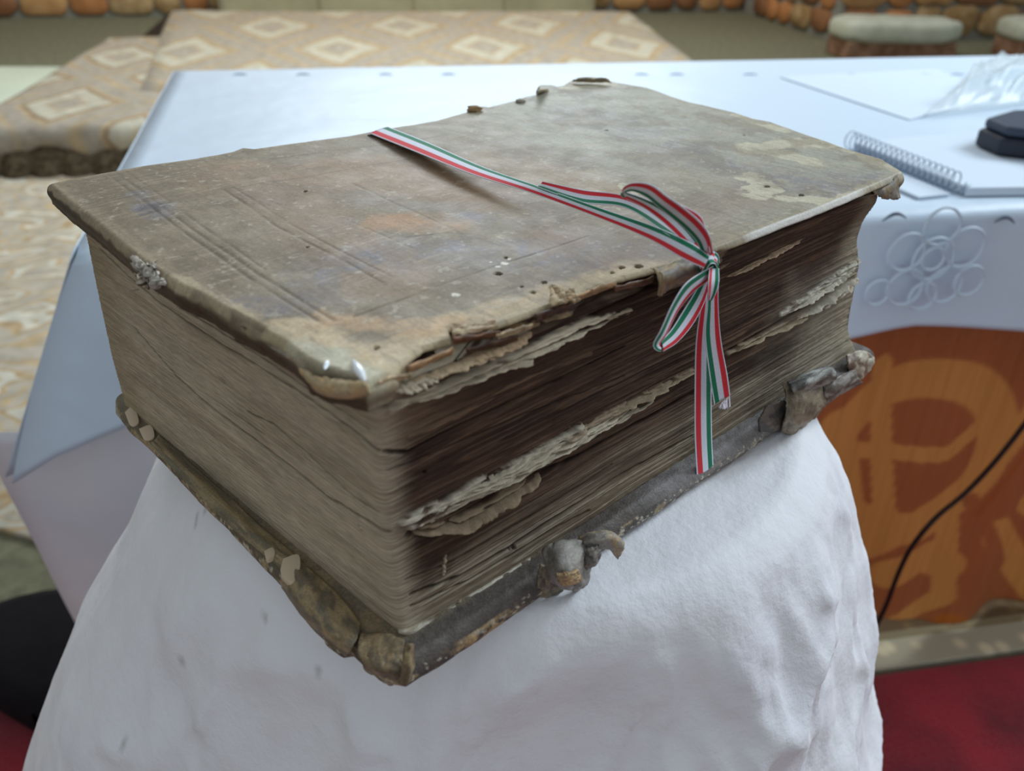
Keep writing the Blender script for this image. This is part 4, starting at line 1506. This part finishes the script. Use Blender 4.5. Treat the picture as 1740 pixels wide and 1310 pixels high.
# spine leather on the hidden side
sp = []
eADr = resample(eAD, 80)
Ae, De = uz(82, 313, ZT - .002), uz(985, 132, ZT - .002)
dirn = np.array([-(De - Ae)[1], (De - Ae)[0], 0]); dirn /= np.linalg.norm(dirn)
for t in np.linspace(0, 1, 14):
    a = PA[0] * (1 - t) + PA[-1] * t
    row = []
    for w_ in np.linspace(0.03, .97, 60):
        lo = PA[0] + (PD[0] - PA[0]) * w_
        hi = np.array([np.interp(w_, np.linspace(0, 1, 80), eADr[:, k]) for k in range(3)])
        p = lo * (1 - t) + hi * t
        p = p + dirn * (.005 * math.sin(math.pi * t) - .009 + .003 * (1 if int(w_ * 25) % 5 == 0 else 0) * math.sin(math.pi * t))
        p[2] = ZB + .004 + (ZT - .004 - ZB - .004) * t
        row.append(p)
    sp.append(row)
spa = np.array(sp)
grid_obj('spine', spa, np.broadcast_to(lin(112, 96, 72), spa.shape).copy(), M_board, bk, thick=.0015)


# ------------------------------------------------------------------ leather scraps and clasps
def patch(name, quad, mat, parent, c1, c2, seed, nu=26, nv=20, amp=.0012, thick=.0008, ragged=.25, curl=None, label=None, freq=4):
    """crumpled sheet spanned by 4 corner points (p00,p10,p11,p01) or a row-list"""
    if len(quad) == 4 and np.ndim(quad[0]) == 1:
        a, b_, c_, d_ = [np.asarray(p, float) for p in quad]
        f = lambda u, v: a * (1 - u) * (1 - v) + b_ * u * (1 - v) + c_ * u * v + d_ * (1 - u) * v
    else:
        R_ = [np.asarray(r, float) for r in quad]
        nR = len(R_)

        def f(u, v):
            RR = [smoothpts_at(r, u) for r in R_]
            return smoothpts_at(np.array(RR), v)
    V = np.zeros((nv, nu, 3))
    for j in range(nv):
        for i in range(nu):
            u_, v_ = i / (nu - 1), j / (nv - 1)
            uu = min(max(u_ + ragged * .12 * (float(fbm(v_ * 9, 1, seed, 3)) - .5) * (1 if u_ > .5 else -1), 0), 1)
            V[j, i] = f(uu, v_)
    du, dv = np.gradient(V, axis=1), np.gradient(V, axis=0)
    n = np.cross(du, dv); n /= np.linalg.norm(n, axis=-1, keepdims=True) + 1e-12
    uu, vv = np.meshgrid(np.linspace(0, freq, nu), np.linspace(0, freq, nv))
    V += n * (amp * (fbm(uu, vv, seed, 4) - .5) * 2)[..., None]
    m_ = sstep(.4, .6, fbm(uu * 1.4, vv * 1.4, seed + 5, 3))
    C_ = mix(np.broadcast_to(c1, V.shape).copy(), m_, c2) * (.75 + .5 * vnoise(uu * 5, vv * 5, seed + 7))[..., None]
    o = grid_obj(name, V, C_, mat, parent, thick=thick)
    if label: o['label'] = label
    return o


def smoothpts_at(P, t):
    P = np.vstack([2 * P[0] - P[1], P, 2 * P[-1] - P[-2]])
    m = len(P) - 3
    t = min(max(t, 0), 1) * m
    i = min(int(t), m - 1)
    u_ = t - i
    a, b_, c_, d_ = P[i:i + 4]
    return 0.5 * ((2 * b_) + (c_ - a) * u_ + (2 * a - 5 * b_ + 4 * c_ - d_) * u_ * u_ + (3 * b_ - a - 3 * c_ + d_) * u_ ** 3)


# vertical planes along the long fore edge (upper and lower) and along the short edge
nBC = np.array([math.sin(math.radians(33.5)), -math.cos(math.radians(33.5)), 0])
Bt, Ct = uz(622, 652, ZT), uz(1536, 290, ZT)
dBC = (Ct - Bt); dBC[2] = 0; dBC /= np.linalg.norm(dBC)
nF = np.array([dBC[1], -dBC[0], 0])
fr = lambda px, py, o=0.0: upl(px, py, Bt + nF * o, nF)              # plane at the cover's front edge, offset outward
dL = (C0 - B0); dL[2] = 0; dL /= np.linalg.norm(dL)
nL = np.array([dL[1], -dL[0], 0])
fl2 = lambda px, py, o=0.0: upl(px, py, B0 + nL * o, nL)
dS = (A0 - B0); dS[2] = 0; dS /= np.linalg.norm(dS)
nS = np.array([-dS[1], dS[0], 0])
fs = lambda px, py, o=0.0: upl(px, py, B0 + nS * o, nS)

LG, LD, LTn, LY = lin(150, 144, 132), lin(96, 86, 76), lin(176, 158, 124), lin(178, 150, 100)
# torn flap of the cover leather beside the knot
patch('leather_flap', [[fr(1112, 458, .0), fr(1150, 444, .001), fr(1190, 430, .002)], [fr(1118, 476, .004), fr(1156, 464, .004), fr(1196, 452, .004)],
                       [fr(1124, 498, .002), fr(1146, 484, .002), fr(1200, 466, .002)]], M_leather, bk, LTn * .8, LG * .7, 401, amp=.0007, label='torn leather flap folded down over the page edge beside the ribbon')
patch('leather_flap', [[fr(1108, 456, -.001), fr(1116, 456, .002)], [fr(1118, 470, .004), fr(1128, 468, .005)], [fr(1117, 502, .003), fr(1124, 500, .003)]], M_leather, bk, LTn, LTn * .8, 402, nu=8, amp=.0004)
# hanging scrap at the far right corner
patch('leather_scrap', [[fr(1478, 322, -.002), fr(1505, 305, -.002), fr(1530, 292, -.002)], [fr(1488, 330, .0), fr(1508, 322, .002), fr(1524, 304, .001)],
                        [fr(1500, 334, .0), fr(1516, 338, .001), fr(1529, 336, .0)]], M_leather, bk, LTn * .75, LG * .75, 403, amp=.001, label='torn leather scrap hanging from the far right cover corner')
# splinters along the torn front
for i, (x0, y0, x1, y1) in enumerate([(690, 622, 770, 590), (768, 574, 850, 560), (840, 566, 905, 548), (905, 536, 975, 512), (960, 505, 1045, 478), (1040, 486, 1110, 470), (640, 645, 700, 632), (790, 590, 880, 570)]):
    c_ = (lin(176, 140, 100), lin(120, 84, 58), lin(196, 172, 136), lin(84, 58, 42))[i % 4]
    patch('board_splinter', [fr(x0, y0, .000), fr(x1, y1, .000), fr(x1 - 4, y1 + 8, -.0015), fr(x0 + 3, y0 + 9, -.0015)], M_leather, bk, c_, c_ * .6, 410 + i, nu=22, nv=5, amp=.0008, ragged=.8)
# peeled tongue at (770,555) standing up
patch('peeled_leather', [uz(766, 556, ZT + .0025), uz(840, 546, ZT + .001), uz(846, 558, ZT + .0005), uz(768, 572, ZT + .002)], M_leather, bk, LTn, lin(140, 112, 80), 431, amp=.0009, thick=.0006)
patch('peeled_leather', [uz(935, 490, ZT + .002), uz(975, 492, ZT + .003), uz(985, 512, ZT + .001), uz(935, 520, ZT + .0015)], M_leather, bk, LTn * 1.05, lin(160, 136, 104), 432, amp=.0016, thick=.0006, freq=6)
# curled lip at the front left corner
dS2 = uz(80, 312, ZT) - uz(575, 640, ZT); dS2[2] = 0; dS2 /= np.linalg.norm(dS2)
nS2 = np.array([-dS2[1], dS2[0], 0])
fsT = lambda px, py, o=0.0: upl(px, py, uz(575, 640, ZT) + nS2 * o, nS2)
patch('leather_lip', [[fsT(498, 616, 0), fsT(540, 640, .001), fsT(580, 648, .001), fsT(622, 648, .001)], [fsT(512, 628, .002), fsT(545, 654, .003), fsT(585, 664, .003), fsT(626, 658, .002)],
                      [fsT(520, 640, .001), fsT(550, 668, .0015), fsT(590, 676, .001), fsT(630, 668, .0)]], M_leather, bk, lin(186, 160, 118), LTn, 433, nu=40, amp=.0007)
# frayed tuft on the short edge
def tuft(px, py, n, r0, cols_, seed, par, name):
    rng = random.Random(seed)
    ce = uz(px, py, ZT) + nS2 * .003 - np.array([0, 0, .0025])
    V, Q, C_ = [], [], []
    for i in range(n):
        a = rng.uniform(0, 2 * math.pi); e_ = rng.uniform(-.6, 1.2)
        d = np.array([math.cos(a) * math.cos(e_), math.sin(a) * math.cos(e_), math.sin(e_)])
        d = d + nS2 * .6; d /= np.linalg.norm(d)
        L = r0 * rng.uniform(.5, 1.0)
        wv_ = np.cross(d, [rng.random(), rng.random(), rng.random()]); wv_ /= np.linalg.norm(wv_) + 1e-9
        o_ = ce + np.array([rng.uniform(-1, 1), rng.uniform(-1, 1), rng.uniform(-1, 1)]) * r0 * .8
        wdt = r0 * rng.uniform(.08, .24)
        c_ = cols_[rng.randrange(len(cols_))] * rng.uniform(.7, 1.1)
        b0 = len(V)
        mid = o_ + d * L * .5 + wv_ * L * .1
        V += [o_ - wv_ * wdt, o_ + wv_ * wdt, mid + wv_ * wdt * .8, mid - wv_ * wdt * .8, o_ + d * L + wv_ * wdt * .3, o_ + d * L - wv_ * wdt * .3]
        Q += [(b0, b0 + 1, b0 + 2, b0 + 3), (b0 + 3, b0 + 2, b0 + 4, b0 + 5)]
        C_ += [c_ * .7, c_ * .7, c_, c_, c_, c_]
    o = mesh_np(name, np.array(V), np.array(Q), np.array(C_), M_leather, par, smooth=True)
    o.matrix_parent_inverse = Matrix.Identity(4) if par.type == 'MESH' else o.matrix_parent_inverse
    return o


def clump(px, py, seed, par, name):
    rng = random.Random(seed)
    Vs, Fs, Cs = [], [], []
    base = 0
    bm = bmesh.new(); bmesh.ops.create_icosphere(bm, subdivisions=2, radius=1)
    vs = np.array([v_.co[:] for v_ in bm.verts]); fs_ = np.array([[v_.index for v_ in f.verts] for f in bm.faces])
    bm.free()
    for i in range(46):
        q1, q2 = rng.gauss(0, .42), rng.gauss(0, .42)
        ce = uz(px + q1 * 26, py + q1 * 14, ZT) + nS2 * (.0022 + rng.uniform(-.001, .0018)) + np.array([0, 0, -.0022 - q2 * .0045])
        r = rng.uniform(.0006, .0019)
        k = r * (.5 + 1.0 * vnoise(vs[:, 0] * 2.3 + i, vs[:, 1] * 2.3 + vs[:, 2] * 1.7, seed + i))
        Vs.append(ce + vs * k[:, None] * [rng.uniform(.6, 1.6), rng.uniform(.6, 1.6), rng.uniform(.5, 1.2)])
        Fs.append(fs_ + base); base += len(vs)
        c_ = lin(188, 182, 170) if q2 < .15 else lin(104, 90, 68) if rng.random() < .6 else lin(150, 140, 120)
        Cs.append(np.broadcast_to(c_ * rng.uniform(.65, 1.05), vs.shape))
    return mesh_np(name, np.concatenate(Vs), np.concatenate(Fs), np.concatenate(Cs), M_leather, par, smooth=False)


tf = clump(263, 454, 5, bk, 'frayed_tuft')
tuft(264, 456, 60, .0042, [lin(188, 182, 168), lin(110, 98, 78)], 6, tf, 'loose_fibre')
tf['label'] = 'grey frayed fibres on the worn rim of the upper cover'
# dark worn gaps on the short rim (loose leather strips)
patch('rim_strip', [fsT(365, 528, .001), fsT(420, 556, .0015), fsT(424, 566, .0005), fsT(372, 536, 0)], M_leather, bk, LTn * .8, LD * .6, 441, nu=24, nv=6, amp=.0008)
patch('rim_strip', [fsT(430, 566, .001), fsT(505, 612, .0015), fsT(506, 622, .0005), fsT(434, 574, 0)], M_leather, bk, LTn * .9, LG * .8, 442, nu=24, nv=6, amp=.0008)
# crumbs along the far edge
def crumb(px, py, r, c_, seed):
    bm = bmesh.new(); bmesh.ops.create_icosphere(bm, subdivisions=3, radius=1)
    ce = uz(px, py, ZT + r * .35)
    for v_ in bm.verts:
        k = r * (.7 + .6 * float(vnoise(v_.co.x * 2.2 + 5, v_.co.y * 2.2 + v_.co.z * 2, seed)))
        v_.co = Vector(ce) + Vector((v_.co.x * k * 1.3, v_.co.y * k, v_.co.z * k * .6))
    return from_bm('leather_crumb', bm, simple('crumb_brown', c_, .8, .2, noise=300), bk, smooth=True)


crumb(806, 185, .0034, lin(168, 140, 102), 3)
crumb(884, 172, .0024, lin(170, 166, 148), 4)
patch('edge_shred', [uz(912, 160, ZT), uz(935, 155, ZT), uz(930, 150, ZT + .003), uz(914, 156, ZT + .008)], M_leather, bk, LG, LTn, 443, nu=10, nv=8, amp=.0008)
patch('edge_shred', [uz(972, 140, ZT + .001), uz(1040, 140, ZT + .001), uz(1030, 134, ZT + .004), uz(985, 134, ZT + .0045)], M_leather, bk, LG * .8, LTn, 444, nu=16, nv=8, amp=.001)
# white glossy flecks standing in for glints near the front corner
mg = simple('glint_white', (0.85, 0.92, 0.97), .12, .8)
for (x0, y0, x1, y1, r) in ((558, 612, 551, 628, .0007), (600, 612, 620, 648, .0012)):
    a, b_ = uz(x0, y0, ZT + .0004), uz(x1, y1, ZT + .0004)
    tube('glint_fleck', [a + (b_ - a) * t for t in np.linspace(0, 1, 7)], r, mg, bk, n=8, rfun=lambda t: .25 + math.sin(math.pi * t))

# lower short side: lifted strip of turned-in leather, torn spots
zt = ZL + .0005
patch('turned_in_leather', [[uz(500, 945, zt), uz(545, 985, zt), uz(580, 1020, zt), uz(612, 1062, zt)], [uz(492, 962, zt + .002), uz(530, 1008, zt + .003), uz(566, 1046, zt + .003), uz(606, 1088, zt + .002)],
                            [uz(484, 980, zt), uz(516, 1030, zt), uz(556, 1072, zt), uz(598, 1104, zt)], [uz(482, 996, ZB + .004), uz(508, 1034, ZB + .004), uz(545, 1078, ZB + .003), uz(590, 1114, ZB + .003)]],
      M_board, bk, lin(152, 134, 100), lin(116, 108, 90), 450, nu=60, nv=26, amp=.0006, ragged=.2, label='lifted yellowish strip of turned-in leather on the lower cover')
patch('turned_in_leather', [[uz(270, 740, zt), uz(360, 820, zt), uz(440, 894, zt), uz(500, 945, zt)], [uz(262, 750, zt + .001), uz(350, 832, zt + .002), uz(430, 908, zt + .002), uz(508, 968, zt + .002)],
                            [uz(256, 758, zt), uz(344, 846, zt), uz(424, 922, zt), uz(502, 986, zt)]],
      M_board, bk, lin(146, 130, 98), lin(112, 104, 84), 451, nu=60, nv=16, amp=.0007)
for i, P in enumerate(([(482, 955), (508, 948), (510, 975), (498, 996), (478, 980)], [(450, 942), (464, 936), (468, 948), (454, 954)], [(374, 862), (392, 868), (400, 878), (384, 874)], [(212, 700), (226, 690), (236, 716), (222, 722)],
                       [(236, 728), (256, 722), (262, 742), (246, 746)])):
    c_ = np.mean([uz(*p, zt) for p in P], 0)
    pts = smoothpts([uz(*p, zt + .0012) for p in P + [P[0]]], 20)[:-1]
    bm = prism_bm([p[:2] for p in pts], zt + .0004, zt + .0031 if i < 2 else zt + .0012, .0002)
    o = from_bm('pale_flake', bm, simple('pale_skin', lin(206, 190, 164), .7, .2), bk, smooth=True)
# curled corner at B'
patch('corner_leather', [[uz(612, 1080, zt), uz(650, 1078, zt), uz(688, 1092, zt)], [uz(608, 1108, zt + .002), uz(646, 1112, zt + .003), uz(684, 1112, zt + .003)], [uz(618, 1126, zt), uz(652, 1140, zt + .001), uz(686, 1134, zt + .001)],
                         [fs(632, 1142, .001), fs(660, 1160, .001), fs(688, 1156, .002)]], M_board, bk, lin(138, 120, 90), lin(112, 100, 80), 455, nu=30, nv=30, amp=.0011, freq=5)
patch('corner_leather', [[fl2(690, 1094, .0035), fl2(694, 1092, .005), fl2(700, 1094, .003)], [fl2(688, 1130, .004), fl2(692, 1132, .006), fl2(700, 1130, .003)], [fl2(680, 1158, .003), fl2(688, 1163, .005), fl2(697, 1152, .003)]],
      M_board, bk, lin(110, 98, 76), lin(150, 132, 98), 456, nu=10, nv=24, amp=.0006)

# clasp remnants: crumpled leather thong stubs
def clasp(label, rowsets, seed):
    root = None
    first = None
    for i, (rws, c1, c2, am) in enumerate(rowsets):
        if first is None:
            first = patch('clasp_remnant', rws, M_board, bk, c1, c2, seed + i, nu=34, nv=30, amp=am, thick=.0014, ragged=.35, freq=4, label=label)
        else:
            patch('leather_fold', rws, M_board, first, c1, c2, seed + i, nu=30, nv=26, amp=am, thick=.0012, ragged=.35, freq=4)
    return first


GL, TL = lin(150, 146, 138), lin(170, 152, 120)
clasp('curled leather clasp remnant on the lower cover edge near the front', [
    ([[fl2(925, 935, .002), fl2(950, 925, .006), fl2(985, 920, .007), fl2(1000, 915, .004)],
      [fl2(930, 965, .008), fl2(950, 960, .014), fl2(980, 955, .014), fl2(1000, 945, .008)],
      [fl2(945, 990, .009), fl2(965, 992, .015), fl2(985, 990, .014), fl2(998, 975, .008)],
      [fl2(960, 994, .004), fl2(972, 997, .006), fl2(984, 996, .006), fl2(996, 982, .003)]], GL, lin(120, 116, 108), .0016),
    ([[fl2(985, 915, .003), fl2(1010, 906, .008), fl2(1035, 905, .012), fl2(1054, 916, .014)],
      [fl2(990, 930, .008), fl2(1012, 918, .013), fl2(1036, 914, .016), fl2(1058, 928, .018)],
      [fl2(1000, 940, .006), fl2(1014, 930, .010), fl2(1034, 930, .013), fl2(1052, 946, .015)]], TL, GL, .0010),
    ([[fl2(990, 938, .010), fl2(1004, 930, .014), fl2(1014, 926, .014)], [fl2(992, 952, .014), fl2(1008, 956, .016), fl2(1016, 940, .015)], [fl2(985, 968, .010), fl2(998, 962, .012), fl2(1012, 950, .010)]], GL * .8, lin(90, 84, 78), .0010),
    ([[fl2(918, 958, .001), fl2(940, 962, .003), fl2(958, 972, .004)], [fl2(912, 985, .001), fl2(935, 990, .003), fl2(956, 990, .004)], [fl2(914, 1012, .001), fl2(934, 1010, .002), fl2(954, 1000, .002)]], lin(130, 120, 100), lin(100, 92, 80), .0008),
    ([[fl2(945, 975, .016), fl2(962, 972, .018), fl2(980, 966, .017)], [fl2(952, 990, .015), fl2(968, 990, .017), fl2(984, 984, .016)]], lin(180, 152, 110), lin(150, 130, 100), .0006),
], 500)
clasp('crumpled leather clasp remnant on the lower cover edge near the far right', [
    ([[fl2(1330, 655, .003), fl2(1352, 648, .006), fl2(1378, 650, .006), fl2(1398, 668, .003)],
      [fl2(1336, 682, .008), fl2(1356, 676, .012), fl2(1378, 674, .011), fl2(1400, 684, .006)],
      [fl2(1332, 712, .008), fl2(1352, 716, .012), fl2(1372, 704, .011), fl2(1390, 696, .006)],
      [fl2(1326, 728, .003), fl2(1346, 732, .005), fl2(1366, 720, .005), fl2(1380, 706, .003)]], lin(140, 128, 106), lin(108, 98, 82), .0014),
    ([[fl2(1338, 652, .004), fl2(1370, 636, .008), fl2(1408, 624, .008), fl2(1416, 632, .006)],
      [fl2(1344, 660, .009), fl2(1374, 650, .013), fl2(1402, 638, .012), fl2(1418, 640, .008)],
      [fl2(1352, 668, .005), fl2(1376, 662, .008), fl2(1400, 652, .008), fl2(1412, 648, .005)]], lin(90, 90, 86), lin(150, 150, 142), .0010),
    ([[fl2(1395, 650, .004), fl2(1420, 640, .006), fl2(1450, 628, .004)], [fl2(1400, 668, .007), fl2(1424, 660, .008), fl2(1456, 640, .005)], [fl2(1396, 690, .003), fl2(1420, 672, .004), fl2(1462, 648, .002)]], GL * .9, LD, .0012),
    ([[fl2(1300, 690, .001), fl2(1325, 680, .003), fl2(1345, 668, .003)], [fl2(1288, 715, .001), fl2(1315, 712, .003), fl2(1336, 705, .003)], [fl2(1290, 738, .0), fl2(1312, 730, .002), fl2(1330, 722, .002)]], lin(86, 80, 76), lin(110, 100, 90), .0008),
], 520)
patch('leather_scrap', [[fl2(1436, 604, -.002), fl2(1460, 596, .0), fl2(1482, 604, .001)], [fl2(1440, 622, .002), fl2(1462, 618, .004), fl2(1482, 616, .003)], [fl2(1442, 648, .001), fl2(1462, 642, .002), fl2(1478, 628, .001)]],
      M_board, bk, lin(186, 178, 158), lin(120, 100, 84), 540, amp=.0012)

# ------------------------------------------------------------------ ribbon
rb = empty('tricolour_ribbon', tuple(fr(1205, 445, .006)))
tag(rb, 'red, white and green striped ribbon tied in a bow around the old book', 'ribbon')
RED, WHT, GRN = lin(214, 52, 62), lin(216, 222, 232), lin(22, 118, 84)
NCW = 26
def ribbon(name, E1, E2, flip=False, n=90, seed=1, parent=rb):
    """E1/E2: lists of 3D points for the two edges; E1 side is red unless flip"""
    a = smoothpts(E1, n); b_ = smoothpts(E2, n)
    t = np.linspace(0, 1, NCW)[None, :, None]
    V = a[:, None] * (1 - t) + b_[:, None] * t
    dw = b_ - a
    T_ = np.gradient((a + b_) / 2, axis=0)
    nn = np.cross(T_, dw); nn /= np.linalg.norm(nn, axis=1, keepdims=True) + 1e-12
    tt_ = t[0, :, 0]
    V += nn[:, None] * (.00035 * np.sin(np.pi * tt_))[None, :, None]
    if flip: tt_ = 1 - tt_
    c = np.zeros((NCW, 3))
    for i, x in enumerate(tt_):
        c[i] = WHT if x < .06 or x > .94 else RED if x < .345 else WHT if x < .655 else GRN
    C_ = np.broadcast_to(c[None], (n, NCW, 3)).copy()
    return grid_obj(name, V, C_, M_ribbon, parent, thick=.00025)


tp = lambda px, py, h=.002: uz(px, py, ZT + h)
# 1 band across the cover: red edge is the near (lower) one
ribbon('band', [tp(628, 227, .001), tp(700, 256, .003), tp(800, 296, .005), tp(905, 329, .007), tp(1010, 367, .010), tp(1100, 405, .011), tp(1160, 440, .011), tp(1196, 456, .010)],
       [tp(660, 216, .001), tp(730, 244, .003), tp(820, 284, .0052), tp(912, 316, .009), tp(1015, 352, .013), tp(1110, 384, .015), tp(1172, 412, .015), tp(1206, 436, .013)])
# 2 tail lying over the band: end at (915,312)
ribbon('tail', [tp(922, 308, .012), tp(990, 322, .014), tp(1060, 332, .016), tp(1130, 364, .018), tp(1205, 425, .014)],
       [tp(912, 317, .010), tp(985, 343, .011), tp(1060, 352, .013), tp(1125, 392, .015), tp(1192, 440, .012)], n=80)
# 3 upper loop: outer arm and returning arm
ribbon('loop', [tp(1212, 430, .012), tp(1206, 400, .022), tp(1190, 376, .028), tp(1162, 352, .032), tp(1136, 334, .035), tp(1106, 313, .037), tp(1076, 310, .036), tp(1058, 320, .032), tp(1064, 334, .028)],
       [tp(1194, 436, .010), tp(1184, 410, .018), tp(1164, 388, .022), tp(1134, 363, .026), tp(1118, 350, .029), tp(1098, 334, .031), tp(1074, 324, .032), tp(1055, 331, .027), tp(1060, 337, .024)], n=110)
ribbon('loop', [tp(1060, 326, .029), tp(1090, 336, .026), tp(1130, 354, .023), tp(1168, 384, .019), tp(1202, 432, .012)],
       [tp(1064, 338, .024), tp(1092, 352, .020), tp(1124, 376, .018), tp(1156, 406, .015), tp(1190, 440, .010)], flip=True, n=80)
# second outer arm, red and white, right
ribbon('loop', [tp(1100, 324, .034), tp(1150, 346, .032), tp(1188, 366, .028), tp(1200, 392, .022), tp(1206, 430, .014)],
       [tp(1105, 332, .030), tp(1145, 360, .028), tp(1176, 382, .024), tp(1184, 400, .020), tp(1196, 432, .012)], n=70)
# knot
kz = fr(1204, 446, .007)
kn = empty('knot', tuple(kz)); kn.parent = rb; kn.matrix_parent_inverse = Matrix.Translation(-Vector(rb.location))
e = lambda px, py, o: fr(px, py, o)
ribbon('knot_wrap', [e(1184, 452, .006), e(1188, 436, .012), e(1206, 426, .014), e(1220, 432, .011), e(1223, 446, .005)],
       [e(1192, 462, .007), e(1198, 450, .014), e(1208, 443, .016), e(1218, 446, .013), e(1221, 458, .006)], n=50, flip=True, parent=kn)
ribbon('knot_wrap', [e(1187, 445, .010), e(1196, 430, .015), e(1210, 426, .015), e(1221, 440, .008)],
       [e(1196, 470, .008), e(1204, 452, .017), e(1216, 449, .016), e(1222, 468, .007)], n=50, parent=kn)
bm = bmesh.new(); bmesh.ops.create_icosphere(bm, subdivisions=3, radius=1)
for v_ in bm.verts:
    v_.co = Vector(e(1204, 452, .007)) + Vector(dBC) * (v_.co.x * .0040) + Vector(nF) * (v_.co.y * .0035) + Vector((0, 0, v_.co.z * .0050))
o = from_bm('knot_core', bm, simple('green_weave', GRN, .65, .25, noise=800), kn, smooth=True)
# 4 lower loop (front arm with open eye)
ribbon('loop', [e(1196, 448, .009), e(1166, 482, .013), e(1142, 516, .014), e(1124, 556, .012), e(1108, 584, .009), e(1116, 596, .010)],
       [e(1214, 452, .012), e(1196, 470, .018), e(1168, 494, .020), e(1140, 530, .020), e(1126, 572, .018), e(1122, 590, .016)], n=90, flip=True) if False else None
ribbon('loop', [e(1212, 452, .011), e(1192, 462, .015), e(1164, 482, .018), e(1142, 516, .019), e(1122, 560, .018), e(1109, 586, .015), e(1120, 597, .012), e(1138, 588, .008)],
       [e(1215, 466, .010), e(1198, 480, .012), e(1176, 498, .012), e(1152, 528, .012), e(1132, 568, .012), e(1122, 582, .011), e(1124, 587, .010), e(1132, 574, .008)], n=110, flip=True)
ribbon('loop', [e(1126, 597, .012), e(1150, 582, .007), e(1176, 552, .005), e(1196, 514, .005), e(1208, 472, .007)],
       [e(1122, 580, .011), e(1140, 560, .006), e(1160, 528, .004), e(1180, 496, .004), e(1200, 462, .006)], n=80)
# 5 long tail/wrap down the page edges to the lower board
ribbon('band', [e(1196, 478, .004), e(1190, 520, .004), e(1182, 580, .003), e(1180, 650, .003), e(1180, 740, .003), e(1184, 816, .004)],
       [e(1212, 478, .005), e(1210, 520, .005), e(1208, 590, .004), e(1208, 650, .004), e(1209, 740, .004), e(1212, 800, .004)], n=90)
# 6 short tail ending at (1230,690)
ribbon('tail', [e(1222, 460, .012), e(1221, 520, .013), e(1226, 580, .012), e(1236, 635, .012), e(1241, 672, .012)],
       [e(1204, 462, .011), e(1202, 520, .011), e(1198, 570, .010), e(1206, 640, .010), e(1214, 688, .010)], n=80)
ribbon('tail', [e(1222, 456, .013), e(1222, 480, .015), e(1216, 500, .014), e(1209, 512, .012)],
       [e(1206, 455, .014), e(1204, 480, .017), e(1204, 500, .015), e(1204, 511, .012)], n=40, flip=True)
# frayed threads at the end
rng = random.Random(3)
V, Q = [], []
for i in range(46):
    t = rng.random()
    p0 = e(1240 - 26 * t * .55, 672 + 12 * t, .0115)
    p1 = e(1238 - 14 * t + rng.uniform(-6, 5), 692 + rng.uniform(-3, 4), .0115 + rng.uniform(-.002, .003))
    sd = dBC * .00025
    b0 = len(V); V += [p0 - sd, p0 + sd, p1 + sd, p1 - sd]; Q.append((b0, b0 + 1, b0 + 2, b0 + 3))
mesh_np('frayed_end', np.array(V), np.array(Q), np.broadcast_to(lin(206, 200, 208), (len(V), 3)), M_ribbon, rb)
# wrap on the hidden back and underside
sb0 = uz(645, 222, ZT + .001)
bd = dirn
ra, rb_ = uz(628, 227, ZT + .0012), uz(660, 216, ZT + .0012)
dn = lambda p, z, o_: p + bd * o_ - np.array([0, 0, z])
prof_ = ((0, -.001), (.004, .0035), (.03, .009), (.06, .011), (.09, .009), (.112, .004))
ribbon('band', [dn(ra, *q_) for q_ in prof_], [dn(rb_, *q_) for q_ in prof_], n=50)
print('BOOK done')
